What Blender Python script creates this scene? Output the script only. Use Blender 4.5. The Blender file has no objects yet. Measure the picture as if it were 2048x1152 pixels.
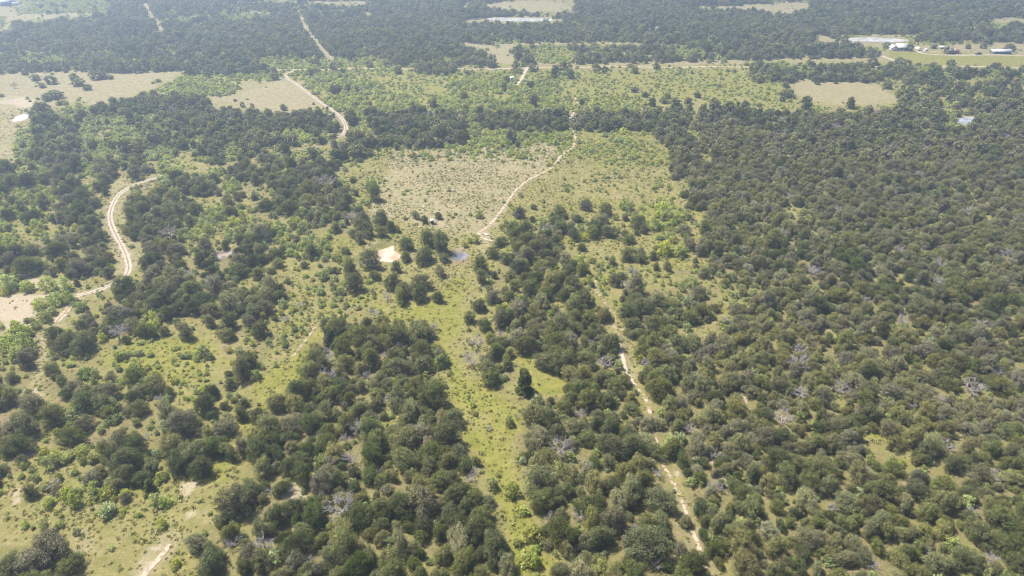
import bpy, math, random
import numpy as np

# ------------------------------------------------------------------ camera, sky, sun, exposure
SC = bpy.context.scene
COL = SC.collection
rng = np.random.default_rng(7)
random.seed(7)

CAM_H = 120.0
PITCH = math.radians(30.4)
FPX = 1365.33
cam_d = bpy.data.cameras.new("camera")
cam = bpy.data.objects.new("camera", cam_d)
COL.objects.link(cam)
cam.location = (0, 0, CAM_H)
cam.rotation_euler = (math.radians(90) - PITCH, 0, 0)
cam_d.sensor_width = 36
cam_d.lens = 24
cam_d.clip_start = 1.0
cam_d.clip_end = 9000
SC.camera = cam

SUN_ELEV = math.radians(59)
SUN_DIR = np.array([-0.86, 0.51])           # towards the sun, in the ground plane
SUN_DIR = SUN_DIR / np.linalg.norm(SUN_DIR)

world = bpy.data.worlds.new("World")
SC.world = world
world.use_nodes = True
wn = world.node_tree.nodes
wl = world.node_tree.links
bg = wn["Background"]
sky = wn.new("ShaderNodeTexSky")
sky.sky_type = 'NISHITA'
sky.sun_disc = False
sky.sun_elevation = SUN_ELEV
sky.sun_rotation = math.atan2(SUN_DIR[0], SUN_DIR[1])
sky.altitude = 100
sky.dust_density = 2.0
wl.new(sky.outputs[0], bg.inputs[0])
bg.inputs[1].default_value = 0.065

sun_d = bpy.data.lights.new("sun", 'SUN')
sun = bpy.data.objects.new("sun", sun_d)
COL.objects.link(sun)
sun_d.energy = 4.8
sun_d.angle = math.radians(0.5)
sun_d.color = (1.0, 0.94, 0.83)
sv = np.array([SUN_DIR[0] * math.cos(SUN_ELEV), SUN_DIR[1] * math.cos(SUN_ELEV), math.sin(SUN_ELEV)])
import mathutils
sun.rotation_euler = mathutils.Vector(sv).to_track_quat('Z', 'Y').to_euler()
sun.location = (-100, 60, 300)

SC.view_settings.view_transform = 'Standard'
SC.view_settings.look = 'None'
SC.view_settings.gamma = 1
SC.view_settings.exposure = 1.35
SC.view_settings.use_curve_mapping = False
cy = SC.cycles
cy.max_bounces = 6
cy.diffuse_bounces = 3
cy.glossy_bounces = 2
cy.transmission_bounces = 3
cy.volume_bounces = 0
cy.transparent_max_bounces = 8
cy.use_denoising = True
cy.pixel_filter_type = 'BLACKMAN_HARRIS'
cy.filter_width = 1.15
cy.denoising_prefilter = 'FAST'
cy.denoising_input_passes = 'RGB_ALBEDO_NORMAL'
HAZE = 0.00066

# ------------------------------------------------------------------ photo pixel <-> ground
CP, SP = math.cos(PITCH), math.sin(PITCH)

def ground(px, py, z=0.0):
    px = np.asarray(px, float); py = np.asarray(py, float)
    a = (px - 1024) / FPX
    b = (576 - py) / FPX
    dy = CP + SP * b
    dz = -SP + CP * b
    t = (z - CAM_H) / dz
    return a * t, dy * t

def pixel(x, y, z=0.0):
    x = np.asarray(x, float); y = np.asarray(y, float)
    zz = z - CAM_H
    d = np.maximum(y * CP - zz * SP, 1.0)
    u = y * SP + zz * CP
    return 1024 + FPX * x / d, 576 - FPX * u / d, d

# ------------------------------------------------------------------ setting map (what grows where)
TOP = [
 (",nmmmmm#######hh", "hhhhhhh#########", "....############", ";;;#############"),
 (",nmmmmm###hhhhhh", "hhhhhh##########", "oooo############", ";;##############"),
 ("nnnnhh###hhhhhhh", "###hh###########", "hhh#############", "#############hnn"),
 ("n###############", "################", "################", "############hhhh"),
 ("################", "#############hhh", "################", "####hhhhhh######"),
 ("h###############", "#########hh####h", "hhhhhhhhhhhhh###", "#######.;;;;;;;;"),
 ("hhhhhhh##hhhhhh#", "######h#######hh", "hmmnhhhhhhmmh###", "######h........."),
 ("hmmmh##hhh######", "mmmhmmmmh#hhhh##", "hmmm##hhhhhhhhh#", "h,,,,,,,........"),
 ("####hhh#########", "mmmmhhmmmm##;;;;", ";;;;;;;;.nn;nn;h", "hhhhhhhhhhhho;;;"),
 (".;;;;;..,,,mmmmm", "mmmmmmnnnnnnmmmm", "nnmmnnnnnnnnnnnh", "##h####hhhhhhhhh"),
]
ROWS = [
 (",,;;,,,,,mmmmmm,", ",,,mmmmmnnnnmmmm", "mmmnnnnnnnnnnnnn", "n,,,,,,;oooooooo"),
 (",;oohh######h,,;", ",,,;mmmmmmnmmmmm", "mmmmmmmmn.n.;n;n", "n;n;.;,;ohohOOOO"),
 (",,hhhmhmhmh#####", "######m######m##", "###########O####", "#O#o####OO#m,O##"),
 (",mOhOmomh#hOh#hh", "OhhhO.hO###ohmmm", "mmmmnnmnnO#h####", "################"),
 (",mO##mmO#mh;hOmO", "Oh;;;OO;nmmmmmmm", "mnnnnnnmnn##o###", "################"),
 ("#hh##m#OOOhn;hOO", "OhOOO;;;........", "..n..nnnnn######", "################"),
 ("#OhOO.O,o.h##OhO", "O##OO;;;........", "...n.nnnnn.#####", "################"),
 ("OhhhOO.,O##O;;O;", "O#OOOOn;........", "...nnnnnnn.#####", "################"),
 ("hhmO##O,O##O;mOh", "OOhOOOO;........", ";;;;;;;;nnmn####", "##O#############"),
 ("h;m;O##.O##hm;mO", "OhhOOOO;;..;....", "OO#OOO;;;m;n####", "################"),
 ("m;O####.,##;OO,O", "OOhhhn..;;;;.;,n", "##Oo..;;;mm;####", "################"),
 ("O#O####,,##OO#OO", "O;;;Oh;.....;.;O", "#h#o;;;;;;n;####", "################"),
 ("mn,.;.O,h###O#Oo", "OO;;O;;;.;...;OO", "O###o;;;;;OO;O#O", "##O#####O#######"),
 (",,,m;.oO####OOOh", "OO;;oOn;.;;...;O", "oO;OO;.#OOO#O;OO", "#O##############"),
 (",,m..OO##OOo;;Oo", "O;;;noon..,..;;o", "Oo;O#O.O####O;O#", "################"),
 ("mm.,O####mo;o;Oo", "o;n.O######..;OO", "O#####.####..###", "################"),
 ("mm.O##;#;;;n;;;o", "Oo.O########..##", "O######.########", "################"),
 ("hO.Ohonmm;nmmn;O", "o..O######OO;.##", "..#####.########", "################"),
 ("OO.#OhoOho;nn;#O", "o.O########;..OO", "...####.########", "################"),
 ("OO.OOO#ooOO;;##.", ".;##########....", "...####O.#######", "################"),
 ("OO.OO##O#Oo;oo;O", "OO######;####...", ".O######.#######", "################"),
 ("##OO##hO#OO#O;O;", "########;####..O", "O#######O#######", "################"),
 ("##;OhO##OO#Oh#O#", "######O#O####,..", "O########O.#####", "######.,########"),
 ("O;;hhhO##Oo##O.O", "###O##########..", "O########.######", "#######O.#######"),
 ("#;n;;O#O#hO;O.;O", "###;##########;.", ".O####O##O.#####", "########hh#O####"),
 (";.onmmoOnm;.;.;O", "##;############.", ".#########.O####", "################"),
 (",.;;m;m;;.;.,;O#", "###O##########O.", ".O########.#####", "################"),
 (",;.;n.....;,.,OO", "###############.", ";.O########.####", "################"),
 (",.;;;.......;OoO", "###############;", ".O#########.####", "################"),
 ("O;;;;.;....;OOOO", "################", ".;O########.####", "################"),
 ("#####.,...;;OOOO", "################", ";.;O########O.##", "################"),
]
YEDGE = [16 * i for i in range(10)] + [160 + 32 * i for i in range(len(ROWS))]
MAPC = TOP + ROWS
MAPA = np.array([[c for quarter in r for c in quarter] for r in MAPC])
assert MAPA.shape == (41, 64)

def cell(px, py):
    """The map character for photo pixels."""
    px = np.clip(px, 0, 2047); py = np.clip(py, 0, 1151)
    r = np.where(py < 160, py // 16, 10 + (py - 160) // 32).astype(int)
    r = np.clip(r, 0, len(MAPC) - 1)
    return MAPA[r, (px // 32).astype(int)]

OAKD = {'#': 0.95, 'O': 0.66, 'o': 0.30, 'h': 0.30, 'm': 0.02, 'n': 0.0, ';': 0.07, '.': 0.0, ',': 0.0}
OAKD2 = {'#': 0.72, 'O': 0.22, 'o': 0.06, 'h': 0.10, 'm': 0.0, 'n': 0.0, ';': 0.02, '.': 0.0, ',': 0.0}
BUSH = {'#': 0.25, 'O': 0.35, 'o': 0.40, 'h': 0.85, 'm': 0.97, 'n': 0.60, ';': 0.38, '.': 0.09, ',': 0.01}
TUFT = {'#': 0.05, 'O': 0.2, 'o': 0.5, 'h': 0.4, 'm': 0.6, 'n': 0.8, ';': 0.8, '.': 0.9, ',': 0.3}

# fields and clearings without trees, outlines in photo pixels
FIELDS = [
 [(1432,565),(1452,562),(1478,640),(1462,648)], [(1350,400),(1372,398),(1400,470),(1385,478)],
 [(18,30),(60,27),(195,26),(150,35),(60,39),(22,42),(15,58),(8,58),(12,35)],
 [(283,3),(297,3),(308,30),(330,52),(328,60),(318,62),(303,38),(290,25)],
 [(365,33),(430,28),(428,32),(370,37)], [(455,27),(512,22),(560,20),(560,25),(465,29)],
 [(487,0),(745,0),(745,6),(730,12),(690,10),(600,4),(520,5)],
 [(718,20),(745,24),(750,31),(730,30)],
 [(590,20),(600,20),(618,52),(640,85),(664,112),(674,130),(660,130),(648,112),(628,88),(608,60)],
 [(917,18),(935,0),(943,0),(930,18)],
 [(970,5),(1010,0),(1100,3),(1150,15),(1140,22),(1080,25),(1020,20),(975,18)],
 [(920,39),(960,32),(1060,30),(1130,35),(1120,45),(1060,46),(1000,45),(940,44)],
 [(1395,10),(1440,8),(1536,6),(1600,4),(1622,13),(1615,23),(1570,28),(1530,23),(1470,19),(1400,18)],
 [(1290,50),(1330,48),(1325,54),(1295,53)], [(1985,37),(2048,33),(2048,43),(2005,47),(1990,43)],
 [(915,83),(930,81),(970,85),(1024,86),(1100,82),(1250,82),(1320,85),(1280,90),(1180,90),(1060,89),(1012,96),(1038,118),(1050,129),(1005,129),(985,115),(960,99),(925,90)],
 [(1250,123),(1400,119),(1536,118),(1560,115),(1770,112),(1775,118),(1560,122),(1540,126),(1250,132),(1060,133),(1050,127)],
 [(1625,68),(1650,65),(1672,77),(1695,82),(1772,84),(1768,94),(1740,93),(1690,86),(1600,87),(1540,88),(1540,84),(1635,82)],
 [(1700,67),(1830,66),(1843,73),(1800,77),(1720,72)],
 [(1768,97),(1880,90),(1950,88),(2048,84),(2048,135),(1800,133),(1785,126),(1768,114)],
 [(1585,165),(1600,160),(1620,158),(1720,158),(1745,170),(1760,178),(1800,193),(1805,200),(1780,208),(1740,213),(1640,209),(1600,196),(1590,180)],
 [(0,146),(80,139),(180,138),(240,140),(375,140),(372,150),(335,165),(300,182),(215,204),(140,208),(100,215),(62,222),(45,240),(35,262),(20,285),(38,322),(20,330),(0,325)],
 [(405,207),(440,196),(500,178),(550,161),(572,155),(590,168),(650,213),(640,218),(580,229),(530,226),(470,213)],
 [(1870,405),(1900,404),(1898,416),(1875,417)], [(1946,417),(1975,420),(2004,432),(1985,437),(1950,428)],
 [(1572,416),(1590,410),(1616,412),(1612,428),(1590,442),(1575,436)], [(1900,368),(1940,364),(1942,375),(1908,378)],
 [(1640,648),(1662,646),(1674,660),(1655,668)], [(1718,852),(1755,858),(1790,885),(1810,915),(1790,925),(1755,895),(1720,872)],
 [(0,592),(120,578),(150,586),(95,604),(85,640),(60,665),(0,672)],
 [(62,668),(95,660),(100,700),(88,745),(72,820),(58,800),(60,735)],
 [(770,620),(840,606),(905,560),(935,560),(925,640),(905,700),(940,760),(1000,800),(1060,830),(1040,860),(1000,880),(1010,960),(985,960),(960,900),(925,830),(895,770),(880,680),(850,645),(780,640)],
 [(925,830),(1000,850),(1008,900),(1040,960),(1058,1010),(1075,1060),(1092,1110),(1125,1152),(1028,1152),(1015,1100),(1000,1050),(980,990),(958,930),(938,880)],
 [(1050,700),(1085,735),(1130,760),(1125,790),(1070,790),(1040,730)],
 [(432,962),(452,935),(482,890),(517,825),(500,818),(463,880),(428,925),(408,952)],
 [(500,820),(515,785),(560,730),(620,665),(640,650),(645,672),(620,700),(600,755),(560,790),(520,830)],
 [(0,1000),(40,980),(200,1000),(340,1020),(395,990),(420,955),(440,960),(400,1060),(330,1140),(300,1152),(160,1152),(130,1080),(60,1060),(0,1100)],
 [(1345,650),(1420,645),(1425,680),(1380,690),(1345,670)],
 [(780,300),(1100,285),(1130,300),(1060,360),(990,440),(960,470),(900,465),(820,455),(790,440),(735,440),(730,410),(770,350)],
 [(1100,345),(1340,330),(1360,400),(1290,405),(1150,400),(1020,415),(1060,362)],
]
LUSH = [
 [(770,620),(840,606),(905,560),(935,560),(925,640),(905,700),(940,760),(1000,800),(1060,830),(1040,860),(1000,880),(980,900),(940,860),(895,770),(880,680),(850,645),(780,640)],
 [(925,830),(1000,850),(1008,900),(1040,960),(1058,1010),(1075,1060),(1092,1110),(1125,1152),(1028,1152),(1015,1100),(1000,1050),(980,990),(958,930),(938,880)],
 [(1050,700),(1085,735),(1130,760),(1125,790),(1070,790),(1040,730)],
 [(432,962),(452,935),(482,890),(517,825),(500,818),(463,880),(428,925),(408,952)],
 [(500,820),(515,785),(560,730),(620,665),(640,650),(645,672),(620,700),(600,755),(560,790),(520,830)],
 [(1215,600),(1245,600),(1255,650),(1225,640)],
 [(1780,100),(1950,110),(2048,113),(2048,133),(1800,130),(1785,124),(1770,113)],
 [(250,690),(420,680),(440,740),(330,760),(250,730)],
 [(1715,852),(1755,858),(1780,880),(1740,885)],
 [(1000,960),(1060,1010),(1070,1152),(1050,1152),(1010,1000)],
]
TAN = [
 [(405,207),(440,196),(500,178),(550,161),(572,155),(590,168),(650,213),(640,218),(580,229),(530,226),(470,213)],
 [(0,146),(80,139),(180,138),(240,140),(375,140),(372,150),(335,165),(300,182),(215,204),(140,208),(100,215),(62,222),(45,240),(35,262),(20,285),(38,322),(20,330),(0,325)],
 [(780,300),(1100,285),(1130,300),(1060,360),(990,440),(960,470),(900,465),(820,455),(790,440),(735,440),(730,410),(770,350)],
 [(1585,165),(1600,160),(1620,158),(1720,158),(1745,170),(1760,178),(1800,193),(1805,200),(1780,208),(1740,213),(1640,209),(1600,196),(1590,180)],
 [(915,83),(930,81),(970,85),(1024,86),(1100,82),(1250,82),(1320,85),(1280,90),(1180,90),(1060,89),(1012,96),(1038,118),(1050,129),(1005,129),(985,115),(960,99),(925,90)],
 [(0,600),(120,578),(150,586),(95,604),(85,640),(60,665),(0,672)],
 [(62,668),(95,660),(100,700),(88,745),(72,820),(58,800),(60,735)],
 [(1625,68),(1650,65),(1672,77),(1695,82),(1772,84),(1768,94),(1740,93),(1690,86),(1600,87),(1540,88),(1540,84),(1635,82)],
 [(1768,97),(1880,90),(1950,88),(2048,84),(2048,110),(1950,108),(1780,100)],
 [(150,1060),(190,1060),(200,1110),(160,1120)],
]
SAND = [
 [(1000,428),(1012,405),(1016,410),(1004,430)],
 [(30,628),(62,618),(70,640),(40,652),(0,660),(0,648)],
 [(0,598),(60,590),(95,584),(110,590),(70,606),(60,622),(30,634),(0,640)], [(30,552),(60,536),(80,545),(90,558),(150,570),(140,582),(60,572)],
 [(30,650),(70,640),(65,655),(10,668)], [(0,202),(60,195),(60,206),(0,212)], [(20,200),(80,200),(70,215),(30,216)],
 [(957,468),(968,466),(978,478),(985,486),(968,480)], [(905,500),(925,493),(925,503),(905,512)], [(730,505),(765,487),(768,491),(735,510)],
 [(872,452),(888,445),(885,436),(890,430),(892,448),(880,458)], [(1120,500),(1145,505),(1150,512),(1125,508)], [(1155,508),(1170,512),(1160,515)],
 [(1368,700),(1300,700),(1298,720),(1290,715)], [(1292,700),(1298,700),(1301,722),(1293,722)], [(1480,792),(1490,798),(1500,825),(1488,822)],
 [(1316,890),(1330,905),(1330,935),(1318,925)], [(1405,910),(1425,915),(1440,930),(1445,970),(1430,975),(1425,940)],
 [(1645,650),(1665,652),(1668,662),(1650,664)], [(1764,890),(1790,910),(1780,915)], [(488,885),(520,878),(510,900),(485,910)], [(490,895),(520,890),(500,915)],
 [(35,890),(68,885),(68,910),(40,915)], [(62,785),(92,785),(85,805),(60,815)], [(40,980),(55,960),(55,1010),(30,1010)],
 [(375,960),(395,955),(410,965),(385,1000),(375,985)], [(385,1025),(410,1022),(405,1040),(380,1050)], [(285,1145),(310,1115),(330,1110),(300,1152),(280,1152)],
 [(300,1090),(335,1085),(300,1120)], [(610,745),(625,738),(622,755)], [(818,735),(828,735),(830,750),(820,750)], [(570,980),(610,970),(600,1000),(575,1000)],
 [(1195,625),(1215,625),(1212,632),(1198,632)], [(1268,610),(1300,640),(1290,650)], [(600,525),(612,522),(610,535),(600,535)], [(1700,1050),(1712,1052),(1710,1062)],
 [(1205,640),(1240,660),(1232,668)], [(1290,715),(1302,740),(1290,740)], [(925,530),(990,580),(985,590)], [(1025,595),(1060,600),(1050,612)],
 [(1590,1038),(1605,1045),(1600,1060),(1588,1055)], [(1225,760),(1262,758),(1250,775),(1228,772)], [(1545,890),(1560,892),(1556,925),(1548,925)],
 [(1350,935),(1375,950),(1370,965),(1352,955)], [(1420,1000),(1445,1005),(1440,1025),(1425,1020)], [(1410,695),(1440,712),(1432,718)],
 [(1200,755),(1225,748),(1230,765),(1205,768)], [(175,206),(200,204),(190,210),(170,210)], [(100,188),(110,192),(90,196)],
]
PONDS = {
 'muddy': [(713,523),(722,513),(735,504),(748,498),(760,495),(772,491),(785,491),(788,497),(788,502),(796,506),(803,512),(797,519),(790,521),(780,525),(765,523),(745,527),(728,531)],
 'small': [(902,515),(908,508),(918,505),(930,505),(936,510),(933,516),(922,520),(908,520)],
 'brown': [(424,509),(430,503),(445,502),(465,500),(472,504),(458,512),(440,520),(428,518)],
 'woodland': [(1910,240),(1922,235),(1940,234),(1952,236),(1950,243),(1945,249),(1928,248),(1914,246)],
 'field': [(24,241),(34,233),(48,229),(58,229),(60,233),(50,239),(40,242),(28,243)],
 'farm': [(1694,80),(1702,76),(1730,75),(1765,75.5),(1800,78),(1818,80.5),(1808,83.5),(1765,84),(1720,83),(1700,82.5)],
 'far': [(972,38.5),(985,36),(1000,35.3),(1040,36),(1070,36.5),(1100,38),(1106,40),(1090,42),(1050,42),(1020,42),(985,41)],
}
MUD = [[(824,508),(834,506),(838,516),(834,526),(824,520)], [(424,512),(440,508),(438,522),(428,524)], [(895,512),(905,500),(935,500),(945,512),(940,524),(900,524)],
       [(465,498),(480,505),(470,512)], [(470,500),(485,500),(482,512)]]

RH, RW = 576, 1024

def fill(polys, blur=1):
    m = np.zeros((RH, RW), np.float32)
    yy, xx = np.mgrid[0:RH, 0:RW]
    for p in polys:
        p = [(a / 2, b / 2) for a, b in p]
        xs = [a for a, b in p]; ys = [b for a, b in p]
        x0, x1 = max(0, int(min(xs)) - 1), min(RW, int(max(xs)) + 2)
        y0, y1 = max(0, int(min(ys)) - 1), min(RH, int(max(ys)) + 2)
        X = xx[y0:y1, x0:x1] + 0.5; Y = yy[y0:y1, x0:x1] + 0.5
        ins = np.zeros(X.shape, bool)
        for i in range(len(p)):
            ax, ay = p[i]; bx, by = p[i - 1]
            c = ((ay > Y) != (by > Y))
            with np.errstate(divide='ignore', invalid='ignore'):
                c &= X < (bx - ax) * (Y - ay) / (by - ay + 1e-12) + ax
            ins ^= c
        m[y0:y1, x0:x1] = np.maximum(m[y0:y1, x0:x1], ins)
    for _ in range(blur):
        m = (np.roll(m, 1, 0) + np.roll(m, -1, 0) + 2 * m) / 4
        m = (np.roll(m, 1, 1) + np.roll(m, -1, 1) + 2 * m) / 4
    return m

def sample(m, px, py):
    ix = np.clip((px / 2).astype(int), 0, RW - 1); iy = np.clip((py / 2).astype(int), 0, RH - 1)
    return m[iy, ix]

M_FIELD = fill(FIELDS, 0)
M_LUSH = fill(LUSH, 6)
M_TAN = fill(TAN, 5)
M_SAND = fill(SAND, 5)
M_POND = fill(list(PONDS.values()), 1)
M_MUD = fill(MUD, 2)

# roads and tracks: (name, label, width in metres, two wheel ruts?, bright, photo points)
ROADS = [
 ("gravel_road", 2.3, 1, 0.92, [(330,350),(318,356),(300,362),(275,371),(252,383),(236,397),(226,415),(221,435),(225,455),(235,476),(246,497),(255,520),(258,540),(250,556),(232,567),(205,578),(178,587),(152,592)]),
 ("dirt_track", 2.2, 1, 0.6, [(156,596),(148,604),(140,614),(128,628),(112,645)]),
 ("gravel_road", 2.4, 1, 0.9, [(592,141),(578,146),(572,152),(577,159),(592,169),(612,184),(638,203),(660,218),(680,234),(690,250),(692,262),(685,273)]),
 ("dirt_track", 2.5, 1, 0.25, [(685,273),(668,286),(640,293),(600,300),(570,305),(540,316),(500,326),(450,332),(400,338),(360,345),(330,350)]),
 ("dirt_track", 1.25, 0, 0.55, [(1150,195),(1156,210),(1147,226),(1139,243),(1142,260),(1150,275),(1149,290),(1138,302),(1122,314),(1110,330),(1098,342),(1078,352),(1058,361),(1036,377),(1022,394),(1010,412),(1000,427),(989,442),(976,456),(958,470),(968,480),(985,484)]),
 ("dirt_track", 2.2, 0, 0.9, [(1055,137),(1050,145),(1044,157),(1038,165),(1034,171)]),
 ("gravel_road", 3.0, 0, 0.62, [(550,140),(700,139),(890,139),(1060,137),(1180,135.5),(1260,134.5),(1400,135),(1536,135.5),(1640,135),(1800,134.5),(1920,135),(2060,136.5)]),
 ("gravel_road", 3.6, 0, 1.0, [(1755,106),(1764,112),(1780,118),(1795,124),(1806,134)]),
 ("gravel_road", 3.2, 0, 0.9, [(1832,101),(1845,107),(1870,109.5),(1910,111),(1960,112),(2020,113),(2060,113)]),
 ("gravel_road", 2.6, 0, 0.8, [(1820,102),(1840,103.5),(1880,105)]),
 ("dirt_track", 1.0, 0, 0.3, [(1190,565),(1192,580),(1200,600),(1216,618),(1228,640),(1233,668),(1237,690)]),
 ("dirt_track", 1.15, 0, 0.9, [(1237,690),(1243,712),(1250,738),(1262,764)]),
 ("dirt_track", 0.9, 0, 0.4, [(1262,764),(1280,785),(1295,808),(1304,845),(1314,890),(1324,925),(1343,958),(1358,988),(1367,1010)]),
 ("dirt_track", 0.85, 0, 0.7, [(1367,1010),(1374,1032),(1384,1060),(1394,1085),(1402,1105),(1409,1130),(1415,1175)]),
 ("dirt_track", 1.0, 0, 0.4, [(1478,788),(1488,805),(1500,835)]),
 ("dirt_track", 0.9, 0, 0.4, [(630,655),(618,672),(602,695),(585,715)]),
 ("dirt_track", 1.2, 0, 0.6, [(340,1090),(318,1118),(300,1135),(282,1160)]),
 ("dirt_track", 1.3, 0, 0.4, [(594,22),(600,37),(613,57),(628,75),(645,98),(660,114),(668,128)]),
 ("dirt_track", 3.0, 0, 1.0, [(36,14),(44,11),(51,8)]),
]

def polyline(pts, step):
    xs, ys = ground([p[0] for p in pts], [p[1] for p in pts])
    P = np.stack([xs, ys], 1)
    # Catmull-Rom then resample
    Q = [P[0]]
    for i in range(len(P) - 1):
        p0 = P[max(i - 1, 0)]; p1 = P[i]; p2 = P[i + 1]; p3 = P[min(i + 2, len(P) - 1)]
        n = max(2, int(np.linalg.norm(p2 - p1) / step))
        for k in range(1, n + 1):
            t = k / n
            Q.append(0.5 * ((2 * p1) + (-p0 + p2) * t + (2 * p0 - 5 * p1 + 4 * p2 - p3) * t * t + (-p0 + 3 * p1 - 3 * p2 + p3) * t ** 3))
    return np.array(Q)

ROADLINES = []
for nm, w, ruts, br, pts in ROADS:
    ROADLINES.append((nm, w, ruts, br, polyline(pts, 1.5)))
_rc = 3.0
ROADCELLS = {}
for nm, w, ruts, br, L in ROADLINES:
    for q in L:
        ROADCELLS.setdefault((int(q[0] // _rc), int(q[1] // _rc)), []).append((q[0], q[1], w / 2, 0.75 if br > 0.7 else 0.35, br >= 0.9))

def road_gap(x, y, r):
    """True where a crown of radius r standing at x, y would crowd a road; kept-up roads have a mown verge to the south."""
    return road_near(x, y, r, False) or (r > 1 and (road_near(x, y + 2.5, r * .7, True) or road_near(x, y + 5, r * .6, True)))

def road_near(x, y, r, wide):
    cx, cyy = int(x // _rc), int(y // _rc)
    for i in (-1, 0, 1):
        for j in (-1, 0, 1):
            for qx, qy, hw, kk, kept in ROADCELLS.get((cx + i, cyy + j), ()):
                if wide and not kept: continue
                if (x - qx) ** 2 + (y - qy) ** 2 < (hw + kk * r) ** 2:
                    return True
    return False

# ------------------------------------------------------------------ terrain height
BERM = [np.array(ground(704, 524)), np.array(ground(735, 498)), np.array(ground(770, 486))]
PONDC = []
for k, p in PONDS.items():
    xs, ys = ground([a for a, b in p], [b for a, b in p])
    PONDC.append((xs.mean(), ys.mean(), max(np.ptp(xs), np.ptp(ys)) / 2))

def hgt(x, y):
    x = np.asarray(x, float); y = np.asarray(y, float)
    h = 0.45 * np.sin(x / 23 + 0.6 * np.sin(y / 31)) * np.sin(y / 27 + 1.3) + 0.3 * np.sin(x / 11 + y / 17) + 0.35
    for cx, cyy, r in PONDC:
        d = np.hypot(x - cx, y - cyy)
        h = h * np.clip((d - r * 1.1) / (r * 0.8 + 4), 0, 1)
    for a, b in zip(BERM[:-1], BERM[1:]):
        ab = b - a
        t = np.clip(((x - a[0]) * ab[0] + (y - a[1]) * ab[1]) / (ab @ ab), 0, 1)
        d = np.hypot(x - a[0] - t * ab[0], y - a[1] - t * ab[1])
        h = np.maximum(h, 1.7 * np.exp(-(d / 2.2) ** 2))
    return h

# ------------------------------------------------------------------ materials
def new_mat(name):
    m = bpy.data.materials.new(name)
    m.use_nodes = True
    nt = m.node_tree
    for n in list(nt.nodes):
        nt.nodes.remove(n)
    out = nt.nodes.new("ShaderNodeOutputMaterial")
    return m, nt, out

def N(nt, kind, **kw):
    n = nt.nodes.new(kind)
    for k, v in kw.items():
        setattr(n, k, v)
    return n

def mixc(nt, fac, a, b, blend='MIX'):
    n = N(nt, "ShaderNodeMix", data_type='RGBA', blend_type=blend)
    for s, v in ((0, fac), (6, a), (7, b)):
        if hasattr(v, "is_linked") or isinstance(v, bpy.types.NodeSocket):
            nt.links.new(v, n.inputs[s])
        elif isinstance(v, (int, float)):
            n.inputs[s].default_value = v
        else:
            n.inputs[s].default_value = (*v, 1)
    return n.outputs[2]

def mathn(nt, op, a, b=None, clamp=False):
    n = N(nt, "ShaderNodeMath", operation=op, use_clamp=clamp)
    for i, v in enumerate((a, b)):
        if v is None: continue
        if isinstance(v, (int, float)): n.inputs[i].default_value = v
        else: nt.links.new(v, n.inputs[i])
    return n.outputs[0]

def plain(name, col, rough=0.8, spec=0.3, noise=0.15, scale=3.0):
    m, nt, out = new_mat(name)
    b = N(nt, "ShaderNodeBsdfPrincipled")
    b.inputs["Roughness"].default_value = rough
    b.inputs["Specular IOR Level"].default_value = spec
    tc = N(nt, "ShaderNodeTexCoord")
    no = N(nt, "ShaderNodeTexNoise")
    no.inputs["Scale"].default_value = scale; no.inputs["Detail"].default_value = 4
    nt.links.new(tc.outputs["Object"], no.inputs["Vector"])
    d = tuple(c * (1 - noise * 2) for c in col)
    nt.links.new(mixc(nt, no.outputs[0], d, tuple(min(1, c * (1 + noise)) for c in col)), b.inputs["Base Color"])
    nt.links.new(b.outputs[0], out.inputs[0])
    return m

def leaf_mat(name, c1, c2, trans=0.32, var=0.45, spec=0.03):
    """Leaves: two leaf colours blended by each spray's own tone, plus tree to tree variation."""
    m, nt, out = new_mat(name)
    at = N(nt, "ShaderNodeAttribute", attribute_name="tone")
    oi = N(nt, "ShaderNodeObjectInfo")
    c = mixc(nt, at.outputs["Fac"], c1, c2)
    hv = N(nt, "ShaderNodeHueSaturation")
    hv.inputs["Hue"].default_value = 0.5
    nt.links.new(mathn(nt, 'ADD', mathn(nt, 'MULTIPLY', oi.outputs["Random"], 0.030), 0.486), hv.inputs["Hue"])
    r2 = mathn(nt, 'FRACT', mathn(nt, 'MULTIPLY', oi.outputs["Random"], 7.31))
    nt.links.new(mathn(nt, 'ADD', mathn(nt, 'MULTIPLY', r2, var), 1.0 - var * 0.5), hv.inputs["Value"])
    r3 = mathn(nt, 'FRACT', mathn(nt, 'MULTIPLY', oi.outputs["Random"], 23.7))
    nt.links.new(mathn(nt, 'ADD', mathn(nt, 'MULTIPLY', r3, 0.35), 0.75), hv.inputs["Saturation"])
    nt.links.new(c, hv.inputs["Color"])
    b = N(nt, "ShaderNodeBsdfPrincipled")
    b.inputs["Roughness"].default_value = 0.75
    b.inputs["Specular IOR Level"].default_value = spec
    nt.links.new(hv.outputs[0], b.inputs["Base Color"])
    t = N(nt, "ShaderNodeBsdfTranslucent")
    nt.links.new(mixc(nt, 1.0, hv.outputs[0], (1.0, 1.1, 0.55), 'MULTIPLY'), t.inputs[0])
    mx = N(nt, "ShaderNodeMixShader")
    mx.inputs[0].default_value = trans
    nt.links.new(b.outputs[0], mx.inputs[1]); nt.links.new(t.outputs[0], mx.inputs[2])
    nt.links.new(mx.outputs[0], out.inputs[0])
    return m

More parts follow.
